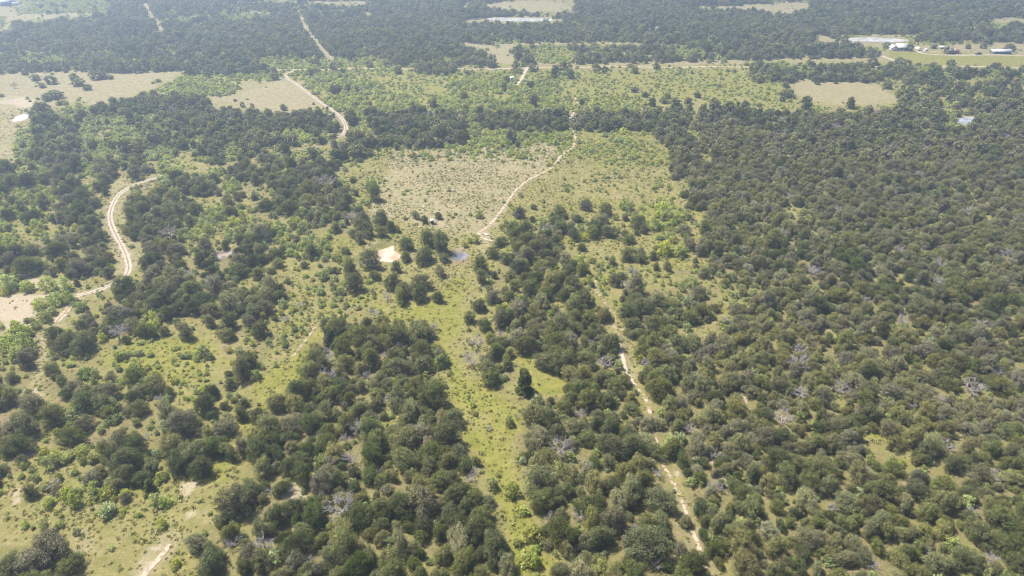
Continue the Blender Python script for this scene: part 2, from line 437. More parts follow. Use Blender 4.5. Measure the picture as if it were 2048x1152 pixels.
M_LEAF = {
 'dark': leaf_mat("oak_leaf_dark", (0.082, 0.096, 0.033), (0.275, 0.285, 0.110)),
 'olive': leaf_mat("oak_leaf_olive", (0.118, 0.120, 0.044), (0.350, 0.335, 0.140)),
 'grey': leaf_mat("oak_leaf_grey", (0.128, 0.122, 0.066), (0.300, 0.282, 0.165), 0.2),
 'deep': leaf_mat("oak_leaf_deep", (0.056, 0.076, 0.024), (0.170, 0.190, 0.062)),
}
M_BUSH = {
 'bright': leaf_mat("brush_leaf_bright", (0.26, 0.295, 0.075), (0.49, 0.515, 0.175), 0.45),
 'sage': leaf_mat("brush_leaf_sage", (0.20, 0.235, 0.085), (0.40, 0.43, 0.18), 0.3),
 'yellow': leaf_mat("brush_leaf_yellow", (0.26, 0.275, 0.055), (0.48, 0.475, 0.125), 0.35),
}
M_TUFT = leaf_mat("grass_tuft_blades", (0.19, 0.185, 0.06), (0.42, 0.38, 0.16), 0.3)
M_BARK = plain("oak_bark", (0.13, 0.105, 0.08), 0.9, 0.1, 0.25, 6)
M_DEAD = plain("weathered_dead_wood", (0.36, 0.33, 0.33), 0.85, 0.15, 0.2, 5)

def ground_mat():
    m, nt, out = new_mat("ranch_ground")
    tc = N(nt, "ShaderNodeTexCoord")
    z1 = N(nt, "ShaderNodeAttribute", attribute_name="zones")
    z2 = N(nt, "ShaderNodeAttribute", attribute_name="cover")
    s1 = N(nt, "ShaderNodeSeparateColor"); nt.links.new(z1.outputs["Color"], s1.inputs[0])
    s2 = N(nt, "ShaderNodeSeparateColor"); nt.links.new(z2.outputs["Color"], s2.inputs[0])
    def noise(scale, detail=5, rough=0.6):
        n = N(nt, "ShaderNodeTexNoise")
        n.inputs["Scale"].default_value = scale; n.inputs["Detail"].default_value = detail
        n.inputs["Roughness"].default_value = rough
        nt.links.new(tc.outputs["Object"], n.inputs["Vector"])
        return n.outputs[0]
    def ramp(v, a, b):
        r = N(nt, "ShaderNodeMapRange"); r.clamp = True
        nt.links.new(v, r.inputs[0]); r.inputs[1].default_value = a; r.inputs[2].default_value = b
        return r.outputs[0]
    n_fine, n_mid, n_big, n_tuft = noise(2.2, 6, 0.7), noise(0.35, 5), noise(0.05, 4), noise(0.9, 6, 0.75)
    grass = mixc(nt, ramp(n_mid, .3, .7), (0.124, 0.124, 0.030), (0.215, 0.188, 0.068))
    lush = mixc(nt, ramp(n_mid, .35, .65), (0.136, 0.143, 0.028), (0.200, 0.188, 0.048))
    tan = mixc(nt, ramp(n_mid, .3, .7), (0.175, 0.160, 0.080), (0.275, 0.230, 0.140))
    c = mixc(nt, mathn(nt, 'MULTIPLY', s1.outputs[1], 1.0, True), grass, tan)
    c = mixc(nt, s1.outputs[2], c, lush)
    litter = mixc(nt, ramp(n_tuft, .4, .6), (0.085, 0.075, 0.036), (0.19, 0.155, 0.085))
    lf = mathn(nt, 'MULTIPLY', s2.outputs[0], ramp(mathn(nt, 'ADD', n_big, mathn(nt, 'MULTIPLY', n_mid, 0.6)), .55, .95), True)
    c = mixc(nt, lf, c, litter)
    # worn bare earth here and there
    bare = ramp(mathn(nt, 'ADD', mathn(nt, 'MULTIPLY', n_big, 0.9), mathn(nt, 'MULTIPLY', n_tuft, 0.5)), 0.80, 0.92)
    c = mixc(nt, mathn(nt, 'MULTIPLY', bare, 0.55), c, (0.29, 0.22, 0.15))
    sand = mixc(nt, ramp(n_fine, .3, .7), (0.27, 0.215, 0.155), (0.44, 0.37, 0.29))
    sf = ramp(mathn(nt, 'ADD', s1.outputs[0], mathn(nt, 'MULTIPLY', mathn(nt, 'SUBTRACT', n_tuft, 0.5), 3.2)), 0.40, 0.85)
    sf = mathn(nt, 'MULTIPLY', mathn(nt, 'MULTIPLY', sf, 0.85), ramp(s1.outputs[0], 0.02, 0.3))
    c = mixc(nt, sf, c, sand)
    c = mixc(nt, mathn(nt, 'MULTIPLY', s2.outputs[1], 0.75), c, (0.20, 0.145, 0.10))
    # small scale light and dark grass
    c = mixc(nt, mathn(nt, 'MULTIPLY', ramp(n_tuft, .50, .68), 0.55), c, mixc(nt, 0.6, c, (0.075, 0.085, 0.022)))
    c = mixc(nt, mathn(nt, 'MULTIPLY', ramp(n_fine, .50, .66), 0.55), c, mixc(nt, 0.5, c, (0.07, 0.072, 0.025)))
    c = mixc(nt, mathn(nt, 'MULTIPLY', ramp(n_fine, .46, .32), 0.4), c, mixc(nt, 0.4, c, (0.42, 0.37, 0.20)))
    b = N(nt, "ShaderNodeBsdfPrincipled")
    b.inputs["Roughness"].default_value = 0.95
    b.inputs["Specular IOR Level"].default_value = 0.1
    nt.links.new(c, b.inputs["Base Color"])
    bp = N(nt, "ShaderNodeBump"); bp.inputs["Strength"].default_value = 0.8; bp.inputs["Distance"].default_value = 0.5
    nt.links.new(mathn(nt, 'ADD', n_tuft, mathn(nt, 'MULTIPLY', n_fine, 0.5)), bp.inputs["Height"])
    nt.links.new(bp.outputs[0], b.inputs["Normal"])
    nt.links.new(b.outputs[0], out.inputs[0])
    return m

def mesh_np(name, verts, quads=None, tris=None, mat=None, smooth=False):
    me = bpy.data.meshes.new(name)
    nv = len(verts)
    me.vertices.add(nv)
    me.vertices.foreach_set("co", np.asarray(verts, np.float32).ravel())
    loops, starts, pos = [], [], 0
    if quads is not None and len(quads):
        q = np.asarray(quads, np.int32); loops.append(q.ravel()); starts.append(np.arange(len(q)) * 4 + pos); pos += len(q) * 4
    if tris is not None and len(tris):
        t = np.asarray(tris, np.int32); loops.append(t.ravel()); starts.append(np.arange(len(t)) * 3 + pos); pos += len(t) * 3
    lp = np.concatenate(loops); st = np.concatenate(starts)
    me.loops.add(len(lp)); me.loops.foreach_set("vertex_index", lp.astype(np.int32))
    me.polygons.add(len(st)); me.polygons.foreach_set("loop_start", st.astype(np.int32))
    if smooth:
        me.polygons.foreach_set("use_smooth", np.ones(len(st), bool))
    me.update(calc_edges=True)
    if mat is not None:
        me.materials.append(mat)
    return me

def link(name, me, parent=None, loc=(0, 0, 0), rotz=0.0, scale=None):
    o = bpy.data.objects.new(name, me)
    COL.objects.link(o)
    if parent is not None: o.parent = parent
    o.location = loc
    o.rotation_euler = (0, 0, rotz)
    if scale is not None: o.scale = scale
    return o

def tag(o, label=None, cat=None, group=None, kind=None):
    if label: o["label"] = label
    if cat: o["category"] = cat
    if group: o["group"] = group
    if kind: o["kind"] = kind
    return o

# ------------------------------------------------------------------ the ground sheet
def build_ground():
    ys = [-400, -200, -60, 20, 60]
    y = 72.0
    while y < 1100:
        ys.append(y); y += max(0.9, y * 0.0038)
    ys += [1130, 1180, 1260, 1400, 1700, 2200, 2900]
    xs = [-2900, -2200, -1700, -1300, -1000] + list(np.arange(-860, 861, 1.7)) + [1000, 1300, 1700, 2200, 2900]
    X, Y = np.meshgrid(np.array(xs, float), np.array(ys, float))
    Z = hgt(X, Y)
    far = np.clip((np.abs(X) - 860) / 200, 0, 1) + np.clip((Y - 1100) / 100, 0, 1) + np.clip((60 - Y) / 50, 0, 1)
    Z = Z * (1 - np.clip(far, 0, 1))
    nr, nc = X.shape
    V = np.stack([X, Y, Z], 2).reshape(-1, 3)
    i = np.arange(nr - 1)[:, None] * nc + np.arange(nc - 1)[None, :]
    Q = np.stack([i, i + 1, i + nc + 1, i + nc], 2).reshape(-1, 4)
    me = mesh_np("ground", V, Q, mat=ground_mat(), smooth=True)
    px, py, d = pixel(V[:, 0], V[:, 1], 0.0)
    # wobble the borders so that no zone edge is a straight line
    px = px + 13 * np.sin(V[:, 0] / 3.1 + np.sin(V[:, 1] / 4.3)) * 150 / d
    py = py + 7 * np.sin(V[:, 1] / 3.7 + 1.7 * np.sin(V[:, 0] / 5.1)) * 150 / d
    off = ((px < -20) | (px > 2068) | (py < -6) | (py > 1165))
    ch = cell(px, py)
    g = np.select([ch == ',', ch == '.', ch == '#'], [0.8, 0.35, 0.3], 0.2)
    lush = np.select([ch == 'm', ch == 'h', ch == 'n'], [0.75, 0.4, 0.6], 0.12)
    g = np.where((ch == 'm') | (ch == 'n'), 0.05, g)
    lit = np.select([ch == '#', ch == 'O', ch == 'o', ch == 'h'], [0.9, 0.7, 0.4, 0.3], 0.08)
    fld = sample(M_FIELD, px, py)
    tn = sample(M_TAN, px, py)
    g = np.where(fld > 0, np.where(d > 520, 0.85, 0.25), g); g = np.maximum(g, tn)
    l2 = sample(M_LUSH, px, py)
    g = g * (1 - l2)
    lush = np.maximum(lush * (1 - fld), l2)
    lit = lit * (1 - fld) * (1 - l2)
    sand = sample(M_SAND, px, py)
    mud = sample(M_MUD, px, py)
    sand = np.where(off, 0, sand); mud = np.where(off, 0, mud)
    # beaten verge along roads
    verge = np.zeros(len(V), np.float32)
    gx = np.floor(V[:, 0] / 1.7).astype(int); gy = np.floor(V[:, 1] / 1.7).astype(int)
    vc = set()
    for nm, w, ruts, br, L in ROADLINES:
        if br < 0.5: continue
        for q in L:
            for a in (-1, 0, 1):
                for b in (-1, 0, 1):
                    vc.add((int(q[0] // 1.7) + a, int(q[1] // 1.7) + b))
    keys = np.array([a * 100003 + b for a, b in vc], np.int64)
    hit = np.isin(gx.astype(np.int64) * 100003 + gy, keys)
    g = np.where(hit, np.maximum(g, 0.9), g)
    sand = np.where(hit, np.maximum(sand, 0.28), sand)
    z = np.stack([sand, g, lush, np.ones_like(g)], 1).astype(np.float32)
    c2 = np.stack([lit, mud, np.zeros_like(g), np.ones_like(g)], 1).astype(np.float32)
    a = me.attributes.new("zones", 'FLOAT_COLOR', 'POINT'); a.data.foreach_set("color", z.ravel())
    a = me.attributes.new("cover", 'FLOAT_COLOR', 'POINT'); a.data.foreach_set("color", c2.ravel())
    return tag(link("ground", me), kind="structure")
build_ground()

# ------------------------------------------------------------------ roads
def road_mat(name, col, bright, ruts):
    m, nt, out = new_mat(name)
    tc = N(nt, "ShaderNodeTexCoord")
    at = N(nt, "ShaderNodeAttribute", attribute_name="across")
    n = N(nt, "ShaderNodeTexNoise"); n.inputs["Scale"].default_value = 0.8; n.inputs["Detail"].default_value = 6; n.inputs["Roughness"].default_value = 0.7
    nt.links.new(tc.outputs["Object"], n.inputs["Vector"])
    n2 = N(nt, "ShaderNodeTexNoise"); n2.inputs["Scale"].default_value = 5; n2.inputs["Detail"].default_value = 4
    nt.links.new(tc.outputs["Object"], n2.inputs["Vector"])
    c = mixc(nt, n2.outputs[0], tuple(v * 0.8 for v in col), tuple(min(1, v * 1.15) for v in col))
    # the worn surface thins out raggedly towards both edges, and on the crown between the ruts
    def mr(v, a, b_):
        r = N(nt, "ShaderNodeMapRange"); nt.links.new(v, r.inputs[0]); r.inputs[1].default_value = a; r.inputs[2].default_value = b_
        return r.outputs[0]
    wob = mathn(nt, 'MULTIPLY', mathn(nt, 'SUBTRACT', n.outputs[0], 0.5), 1.6)
    bare = mr(mathn(nt, 'ADD', at.outputs["Fac"], wob), 0.78, 0.50)
    if ruts:
        mid = mr(mathn(nt, 'ADD', at.outputs["Fac"], mathn(nt, 'MULTIPLY', wob, 0.35)), 0.06, 0.20)
        bare = mathn(nt, 'MULTIPLY', bare, mathn(nt, 'ADD', mathn(nt, 'MULTIPLY', mid, 0.8), 0.2))
    bare = mathn(nt, 'MULTIPLY', bare, mr(n.outputs[0], 0.40 + 0.45 * bright, 0.25 + 0.45 * bright))
    b = N(nt, "ShaderNodeBsdfPrincipled"); b.inputs["Roughness"].default_value = 0.95; b.inputs["Specular IOR Level"].default_value = 0.1
    nt.links.new(c, b.inputs["Base Color"])
    tr_ = N(nt, "ShaderNodeBsdfTransparent"); mx = N(nt, "ShaderNodeMixShader")
    nt.links.new(bare, mx.inputs[0]); nt.links.new(tr_.outputs[0], mx.inputs[1]); nt.links.new(b.outputs[0], mx.inputs[2])
    nt.links.new(mx.outputs[0], out.inputs[0])
    return m

for idx, (nm, w, ruts, br, L) in enumerate(ROADLINES):
    T = np.gradient(L, axis=0)
    T = T / (np.linalg.norm(T, axis=1, keepdims=True) + 1e-9)
    Nn = np.stack([-T[:, 1], T[:, 0]], 1)
    cols = [-1, -0.5, 0, 0.5, 1]
    jit = 1 + 0.16 * np.sin(np.arange(len(L)) * 0.9 + idx) + 0.10 * rng.normal(size=len(L))
    V, A = [], []
    for k, c in enumerate(cols):
        hw = w / 2 * 1.55 * (jit if abs(c) == 1 else 1)
        P = L + Nn * (c * hw)[:, None] if np.ndim(hw) else L + Nn * (c * hw)
        V.append(np.stack([P[:, 0], P[:, 1], hgt(P[:, 0], P[:, 1]) + 0.07 + 0.004 * (idx % 5)], 1)); A.append(np.full(len(L), abs(c)))
    V = np.stack(V, 1); n = len(L); A = np.stack(A, 1).ravel()
    i = np.arange(n - 1)[:, None] * 5 + np.arange(4)[None, :]
    Q = np.stack([i, i + 5, i + 6, i + 1], 2).reshape(-1, 4)
    col = (0.35, 0.295, 0.24) if br > 0.8 else (0.36, 0.285, 0.215)
    me = mesh_np(nm, V.reshape(-1, 3), Q, mat=road_mat(nm + "_surface", col, br, ruts))
    a = me.attributes.new("across", 'FLOAT', 'POINT'); a.data.foreach_set("value", A.astype(np.float32))
    tag(link(nm, me), kind="structure")

# ------------------------------------------------------------------ ponds
def water_mat(name, col, rough=0.08):
    m, nt, out = new_mat(name)
    tc = N(nt, "ShaderNodeTexCoord")
    n = N(nt, "ShaderNodeTexNoise"); n.inputs["Scale"].default_value = 1.4; n.inputs["Detail"].default_value = 4
    nt.links.new(tc.outputs["Object"], n.inputs["Vector"])
    b = N(nt, "ShaderNodeBsdfPrincipled"); b.inputs["Roughness"].default_value = rough
    b.inputs["IOR"].default_value = 1.33
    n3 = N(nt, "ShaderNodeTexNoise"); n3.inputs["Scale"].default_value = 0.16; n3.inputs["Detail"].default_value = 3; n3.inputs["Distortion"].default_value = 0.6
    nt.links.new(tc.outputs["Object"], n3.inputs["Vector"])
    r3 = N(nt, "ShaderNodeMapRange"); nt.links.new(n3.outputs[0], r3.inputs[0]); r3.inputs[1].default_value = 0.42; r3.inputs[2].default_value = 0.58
    nt.links.new(mixc(nt, r3.outputs[0], col, tuple(min(0.85, v * 1.15 + 0.11) for v in col)), b.inputs["Base Color"])  # pale patches: glare on the water painted into its colour
    b.inputs["Specular IOR Level"].default_value = 0.9
    bp = N(nt, "ShaderNodeBump"); bp.inputs["Strength"].default_value = 0.25; bp.inputs["Distance"].default_value = 0.1
    nt.links.new(n.outputs[0], bp.inputs["Height"]); nt.links.new(bp.outputs[0], b.inputs["Normal"])
    nt.links.new(b.outputs[0], out.inputs[0])
    return m
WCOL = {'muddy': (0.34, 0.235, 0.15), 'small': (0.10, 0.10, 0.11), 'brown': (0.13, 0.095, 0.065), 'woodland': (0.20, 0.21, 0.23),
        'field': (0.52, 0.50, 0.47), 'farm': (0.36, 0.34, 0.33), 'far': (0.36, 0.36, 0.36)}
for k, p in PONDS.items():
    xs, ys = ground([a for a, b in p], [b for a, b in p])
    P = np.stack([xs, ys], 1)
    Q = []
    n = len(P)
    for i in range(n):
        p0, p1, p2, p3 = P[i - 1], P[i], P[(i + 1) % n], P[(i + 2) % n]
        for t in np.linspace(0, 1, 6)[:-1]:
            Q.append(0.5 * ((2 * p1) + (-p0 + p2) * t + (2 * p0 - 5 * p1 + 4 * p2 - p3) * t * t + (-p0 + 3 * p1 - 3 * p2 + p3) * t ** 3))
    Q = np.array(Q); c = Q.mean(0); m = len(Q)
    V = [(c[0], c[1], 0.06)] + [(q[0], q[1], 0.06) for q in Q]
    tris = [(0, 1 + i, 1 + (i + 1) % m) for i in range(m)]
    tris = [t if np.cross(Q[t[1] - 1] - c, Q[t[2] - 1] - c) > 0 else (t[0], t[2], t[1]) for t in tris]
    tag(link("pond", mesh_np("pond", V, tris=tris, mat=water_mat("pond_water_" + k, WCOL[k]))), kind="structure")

# ------------------------------------------------------------------ plant shapes
def leaf_cards(C, Nrm, size, rg, tone):
    """One small bent leaf spray (a rhombus) per centre C, facing roughly Nrm."""
    n = len(C)
    R = rg.normal(size=(n, 3))
    nn = Nrm + 0.75 * R
    nn /= np.linalg.norm(nn, axis=1, keepdims=True)
    a = np.cross(nn, rg.normal(size=(n, 3))); a /= np.linalg.norm(a, axis=1, keepdims=True)
    b = np.cross(nn, a)
    s = (size * rg.uniform(0.65, 1.35, n))[:, None]
    v = np.stack([C - a * s * .5, C - b * s * .36 + nn * s * .12, C + a * s * .5, C + b * s * .36 + nn * s * .12], 1).reshape(-1, 3)
    q = np.arange(n * 4).reshape(-1, 4)
    return v, q, np.repeat(tone, 4)

def crown_geo(seed, R=3.0, H=5.6, base=1.4, lobes=13, clumps=22, per=17, size=0.165, csize=0.36, tall=False):
    rg = np.random.default_rng(seed)
    LC, LR = [], []
    off = rg.uniform(0, 6.28)
    for i in range(lobes):
        f = (i + 0.5) / lobes
        ang = off + i * 2.399 + rg.normal() * .25
        rr = R * (0.80 * math.sqrt(f)) * rg.uniform(.60, 1.22)
        if tall: rr *= 0.75
        zc = base + (H - base) * (0.78 - 0.62 * f ** 1.3) * rg.uniform(.86, 1.08)
        lr = R * rg.uniform(.17, .37) * (1.10 - .22 * f)
        LC.append((rr * math.cos(ang), rr * math.sin(ang), zc)); LR.append(lr)
    # low outer boughs that hang nearly to the ground
    nsk = max(5, lobes // 2)
    for i in range(nsk):
        ang = off + 6.283 * (i + rg.uniform(-.3, .3)) / nsk
        rr = R * rg.uniform(.40, .66)
        LC.append((rr * math.cos(ang), rr * math.sin(ang), R * rg.uniform(.26, .40))); LR.append(R * rg.uniform(.24, .34))
    lobes += nsk
    cc = np.array(LC); cr = np.array(LR)
    P, Nm, tone = [], [], []
    for i in range(lobes):
        d = rg.normal(size=(clumps * 2, 3)); d /= np.linalg.norm(d, axis=1, keepdims=True)
        d = d[d[:, 2] > -0.62][:clumps]
        rad = cr[i] * rg.uniform(.72, 1.06, len(d))
        pc = cc[i] + d * rad[:, None] * np.array([1, 1, .82])
        # drop sprays buried in a neighbouring lobe
        keep = np.ones(len(pc), bool)
        for j in range(lobes):
            if j != i:
                keep &= np.linalg.norm((pc - cc[j]) / np.array([1, 1, .82]), axis=1) > cr[j] * .62
        pc, dd = pc[keep], d[keep]
        lt = rg.uniform(-.15, .15)
        for k in range(len(pc)):
            o = rg.normal(size=(per, 3)) * csize * .55
            P.append(pc[k] + o); Nm.append(np.tile(dd[k] + np.array([0, 0, .35]), (per, 1)))
            tone.append(np.clip(np.full(per, rg.uniform(.15, .85) + lt) + rg.normal(size=per) * .10, 0, 1))
    P = np.concatenate(P); Nm = np.concatenate(Nm); tone = np.concatenate(tone)
    P[:, 2] = np.maximum(P[:, 2], 0.15)
    v, q, t = leaf_cards(P, Nm, size, rg, tone)
    return v, q, t, cc, cr

def set_tone(me, t):
    a = me.attributes.new("tone", 'FLOAT', 'POINT'); a.data.foreach_set("value", t.astype(np.float32))

def tube(V, T, a, b, ra, rb, sides=5):
    a = np.array(a, float); b = np.array(b, float)
    d = b - a; d /= np.linalg.norm(d) + 1e-9
    u = np.cross(d, [0.3, 0.9, 0.2]); u /= np.linalg.norm(u) + 1e-9
    w = np.cross(d, u)
    s = len(V)
    for c, r in ((a, ra), (b, rb)):
        for k in range(sides):
            an = 2 * math.pi * k / sides
            V.append(c + (u * math.cos(an) + w * math.sin(an)) * r)
    for k in range(sides):
        k2 = (k + 1) % sides
        T.append((s + k, s + k2, s + sides + k2, s + sides + k))

def limb(V, T, a, b, ra, rb, rg, sides=5, bend=.12):
    """A bent, tapering limb in three pieces."""
    a = np.array(a, float); b = np.array(b, float); L = np.linalg.norm(b - a)
    p = [a, a + (b - a) * .36 + rg.normal(size=3) * L * bend, a + (b - a) * .7 + rg.normal(size=3) * L * bend * .7, b]
    r = [ra, ra + (rb - ra) * .36, ra + (rb - ra) * .7, rb]
    for i in range(3):
        tube(V, T, p[i], p[i + 1], r[i], r[i + 1], sides)
    return p

def trunk_geo(seed, cc, cr, base):
    rg = np.random.default_rng(seed + 500)
    V, T = [], []
    fork = np.array([rg.normal() * .12, rg.normal() * .12, base * 1.0])
    tube(V, T, (0, 0, -.5), (fork[0] * .3, fork[1] * .3, .25), .30, .21, 7)
    tube(V, T, (fork[0] * .3, fork[1] * .3, .25), fork, .21, .17, 7)
    for c, r in zip(cc, cr):
        p = limb(V, T, fork, c, .10, .035, rg)
        for k in range(3):
            d = rg.normal(size=3); d /= np.linalg.norm(d); d[2] = abs(d[2])
            limb(V, T, p[2], c + d * r * .95, .03, .012, rg, 3)
    return np.array(V), T

def dead_geo(seed, R=2.4, H=4.6):
    rg = np.random.default_rng(seed + 900)
    V, T, TV, TT = [], [], [], []
    fork = np.array([rg.normal() * .15, rg.normal() * .15, H * .25])
    tube(TV, TT, (0, 0, -.4), fork, .22, .16, 7)
    for i in range(9):
        an = i * 2.4 + rg.normal() * .2; el = rg.uniform(.35, 1.2)
        d = np.array([math.cos(an) * math.cos(el) * R * 1.1, math.sin(an) * math.cos(el) * R * 1.1, math.sin(el) * H * .62])
        e = fork + d * rg.uniform(.75, 1.05)
        p = limb(V, T, fork, e, .075, .028, rg, 5)
        for k in range(7):
            s = p[1] + (p[3] - p[1]) * rg.uniform(0, 1)
            d2 = rg.normal(size=3) * .6 + d / np.linalg.norm(d); d2[2] = abs(d2[2]) * .8 + .1; d2 /= np.linalg.norm(d2)
            e2 = s + d2 * rg.uniform(.6, 1.3)
            limb(V, T, s, e2, .04, .02, rg, 3, .15)
            for m in range(6):
                s3 = s + (e2 - s) * rg.uniform(.2, 1)
                d3 = d2 + rg.normal(size=3) * .7; d3 /= np.linalg.norm(d3)
                tube(V, T, s3, s3 + d3 * rg.uniform(.35, .8), .020, .010, 3)
    return np.array(V), T, np.array(TV), TT

NSH = 7
SHAPES = []
for s in range(NSH):
    g = np.random.default_rng(s)
    H = [5.6, 5.0, 6.2, 5.3, 4.6, 5.9, 5.2][s]
    lob = [14, 11, 15, 12, 10, 16, 13][s]
    v, q, t, cc, cr = crown_geo(s + 10, 3.0, H, [1.1, .9, 1.2, 1.0, .8, 1.1, .9][s], lob + 8)
    # stretch into an uneven outline
    a, k = g.uniform(0, 3.1), g.uniform(.72, .95)
    rot = np.array([[math.cos(a), -math.sin(a)], [math.sin(a), math.cos(a)]])
    def warp(P):
        P = P.copy(); xy = P[:, :2] @ rot; xy[:, 0] *= k; xy[:, 1] /= k; P[:, :2] = xy @ rot.T
        return P
    v, cc = warp(v), warp(cc)
    tv, tt = trunk_geo(s, cc, cr, 1.2)
    SHAPES.append((v, q, t, tv, tt, cc, cr))

CROWN, TRUNK = {}, []
for s in range(NSH):
    v, q, t, tv, tt, cc, cr = SHAPES[s]
    base = mesh_np("oak_crown", v, q, mat=M_LEAF['dark']); set_tone(base, t)
    CROWN[('dark', s)] = base
    for tn in ('olive', 'grey', 'deep'):
        m2 = base.copy(); m2.materials.clear(); m2.materials.append(M_LEAF[tn]); CROWN[(tn, s)] = m2
    TRUNK.append(mesh_np("oak_trunk", tv, tt, mat=M_BARK))
    if s == NSH - 1: pass
# an upright, dense juniper
JV, JQ, JT, JC, JR = crown_geo(77, 2.4, 6.6, .7, 17, 30, 9, .26, .26, tall=True)
CROWN['juniper'] = mesh_np("juniper_crown", JV, JQ, mat=M_LEAF['deep']); set_tone(CROWN['juniper'], JT)
jtv, jtt = trunk_geo(77, JC, JR, .7)
TRUNK_J = mesh_np("juniper_trunk", jtv, jtt, mat=M_BARK)
DEADM = []
for s in range(4):
    bv, bt, tv, tt = dead_geo(s)
    DEADM.append((mesh_np("dead_branches", bv, bt, mat=M_DEAD), mesh_np("dead_trunk", tv, tt, mat=M_DEAD)))
# brush: low rounded shrubs, several stems wide
BUSHM = {}
for s in range(4):
    v, q, t, cc, cr = crown_geo(s + 40, 1.25, 1.7 + .25 * s, .25, 7, 15, 6, .20, .22)
    b0 = mesh_np("brush", v, q, mat=M_BUSH['bright']); set_tone(b0, t); BUSHM[('bright', s)] = b0
    for tn in ('sage', 'yellow'):
        m2 = b0.copy(); m2.materials.clear(); m2.materials.append(M_BUSH[tn]); BUSHM[(tn, s)] = m2
# lighter versions of the same shapes for far plants
FARC, FARB = {}, {}
for s in range(4):
    v, q, t, cc, cr = crown_geo(s + 60, 3.0, 5.4, 1.2, 11, 13, 4, .62, .42)
    b0 = mesh_np("far_crown", v, q, mat=M_LEAF['dark']); set_tone(b0, t); FARC[('dark', s)] = b0
    for tn in ('olive', 'grey', 'deep'):
        m2 = b0.copy(); m2.materials.clear(); m2.materials.append(M_LEAF[tn]); FARC[(tn, s)] = m2
for s in range(3):
    v, q, t, cc, cr = crown_geo(s + 80, 1.3, 1.9, .25, 6, 8, 3, .42, .3)
    b0 = mesh_np("far_brush", v, q, mat=M_BUSH['bright']); set_tone(b0, t); FARB[('bright', s)] = b0
    for tn in ('sage', 'yellow'):
        m2 = b0.copy(); m2.materials.clear(); m2.materials.append(M_BUSH[tn]); FARB[(tn, s)] = m2
TUFTM = []
for s in range(4):
    rg = np.random.default_rng(s + 300)
    n = 34
    P = rg.normal(size=(n, 3)) * np.array([.22, .22, .05]); P[:, 2] = np.abs(P[:, 2]) + .10
    nr = np.stack([rg.normal(size=n), rg.normal(size=n), np.full(n, .3)], 1)
    v, q, t = leaf_cards(P, nr, .26, rg, rg.uniform(0, 1, n))
    m0 = mesh_np("tuft", v, q, mat=M_TUFT); set_tone(m0, t); TUFTM.append(m0)

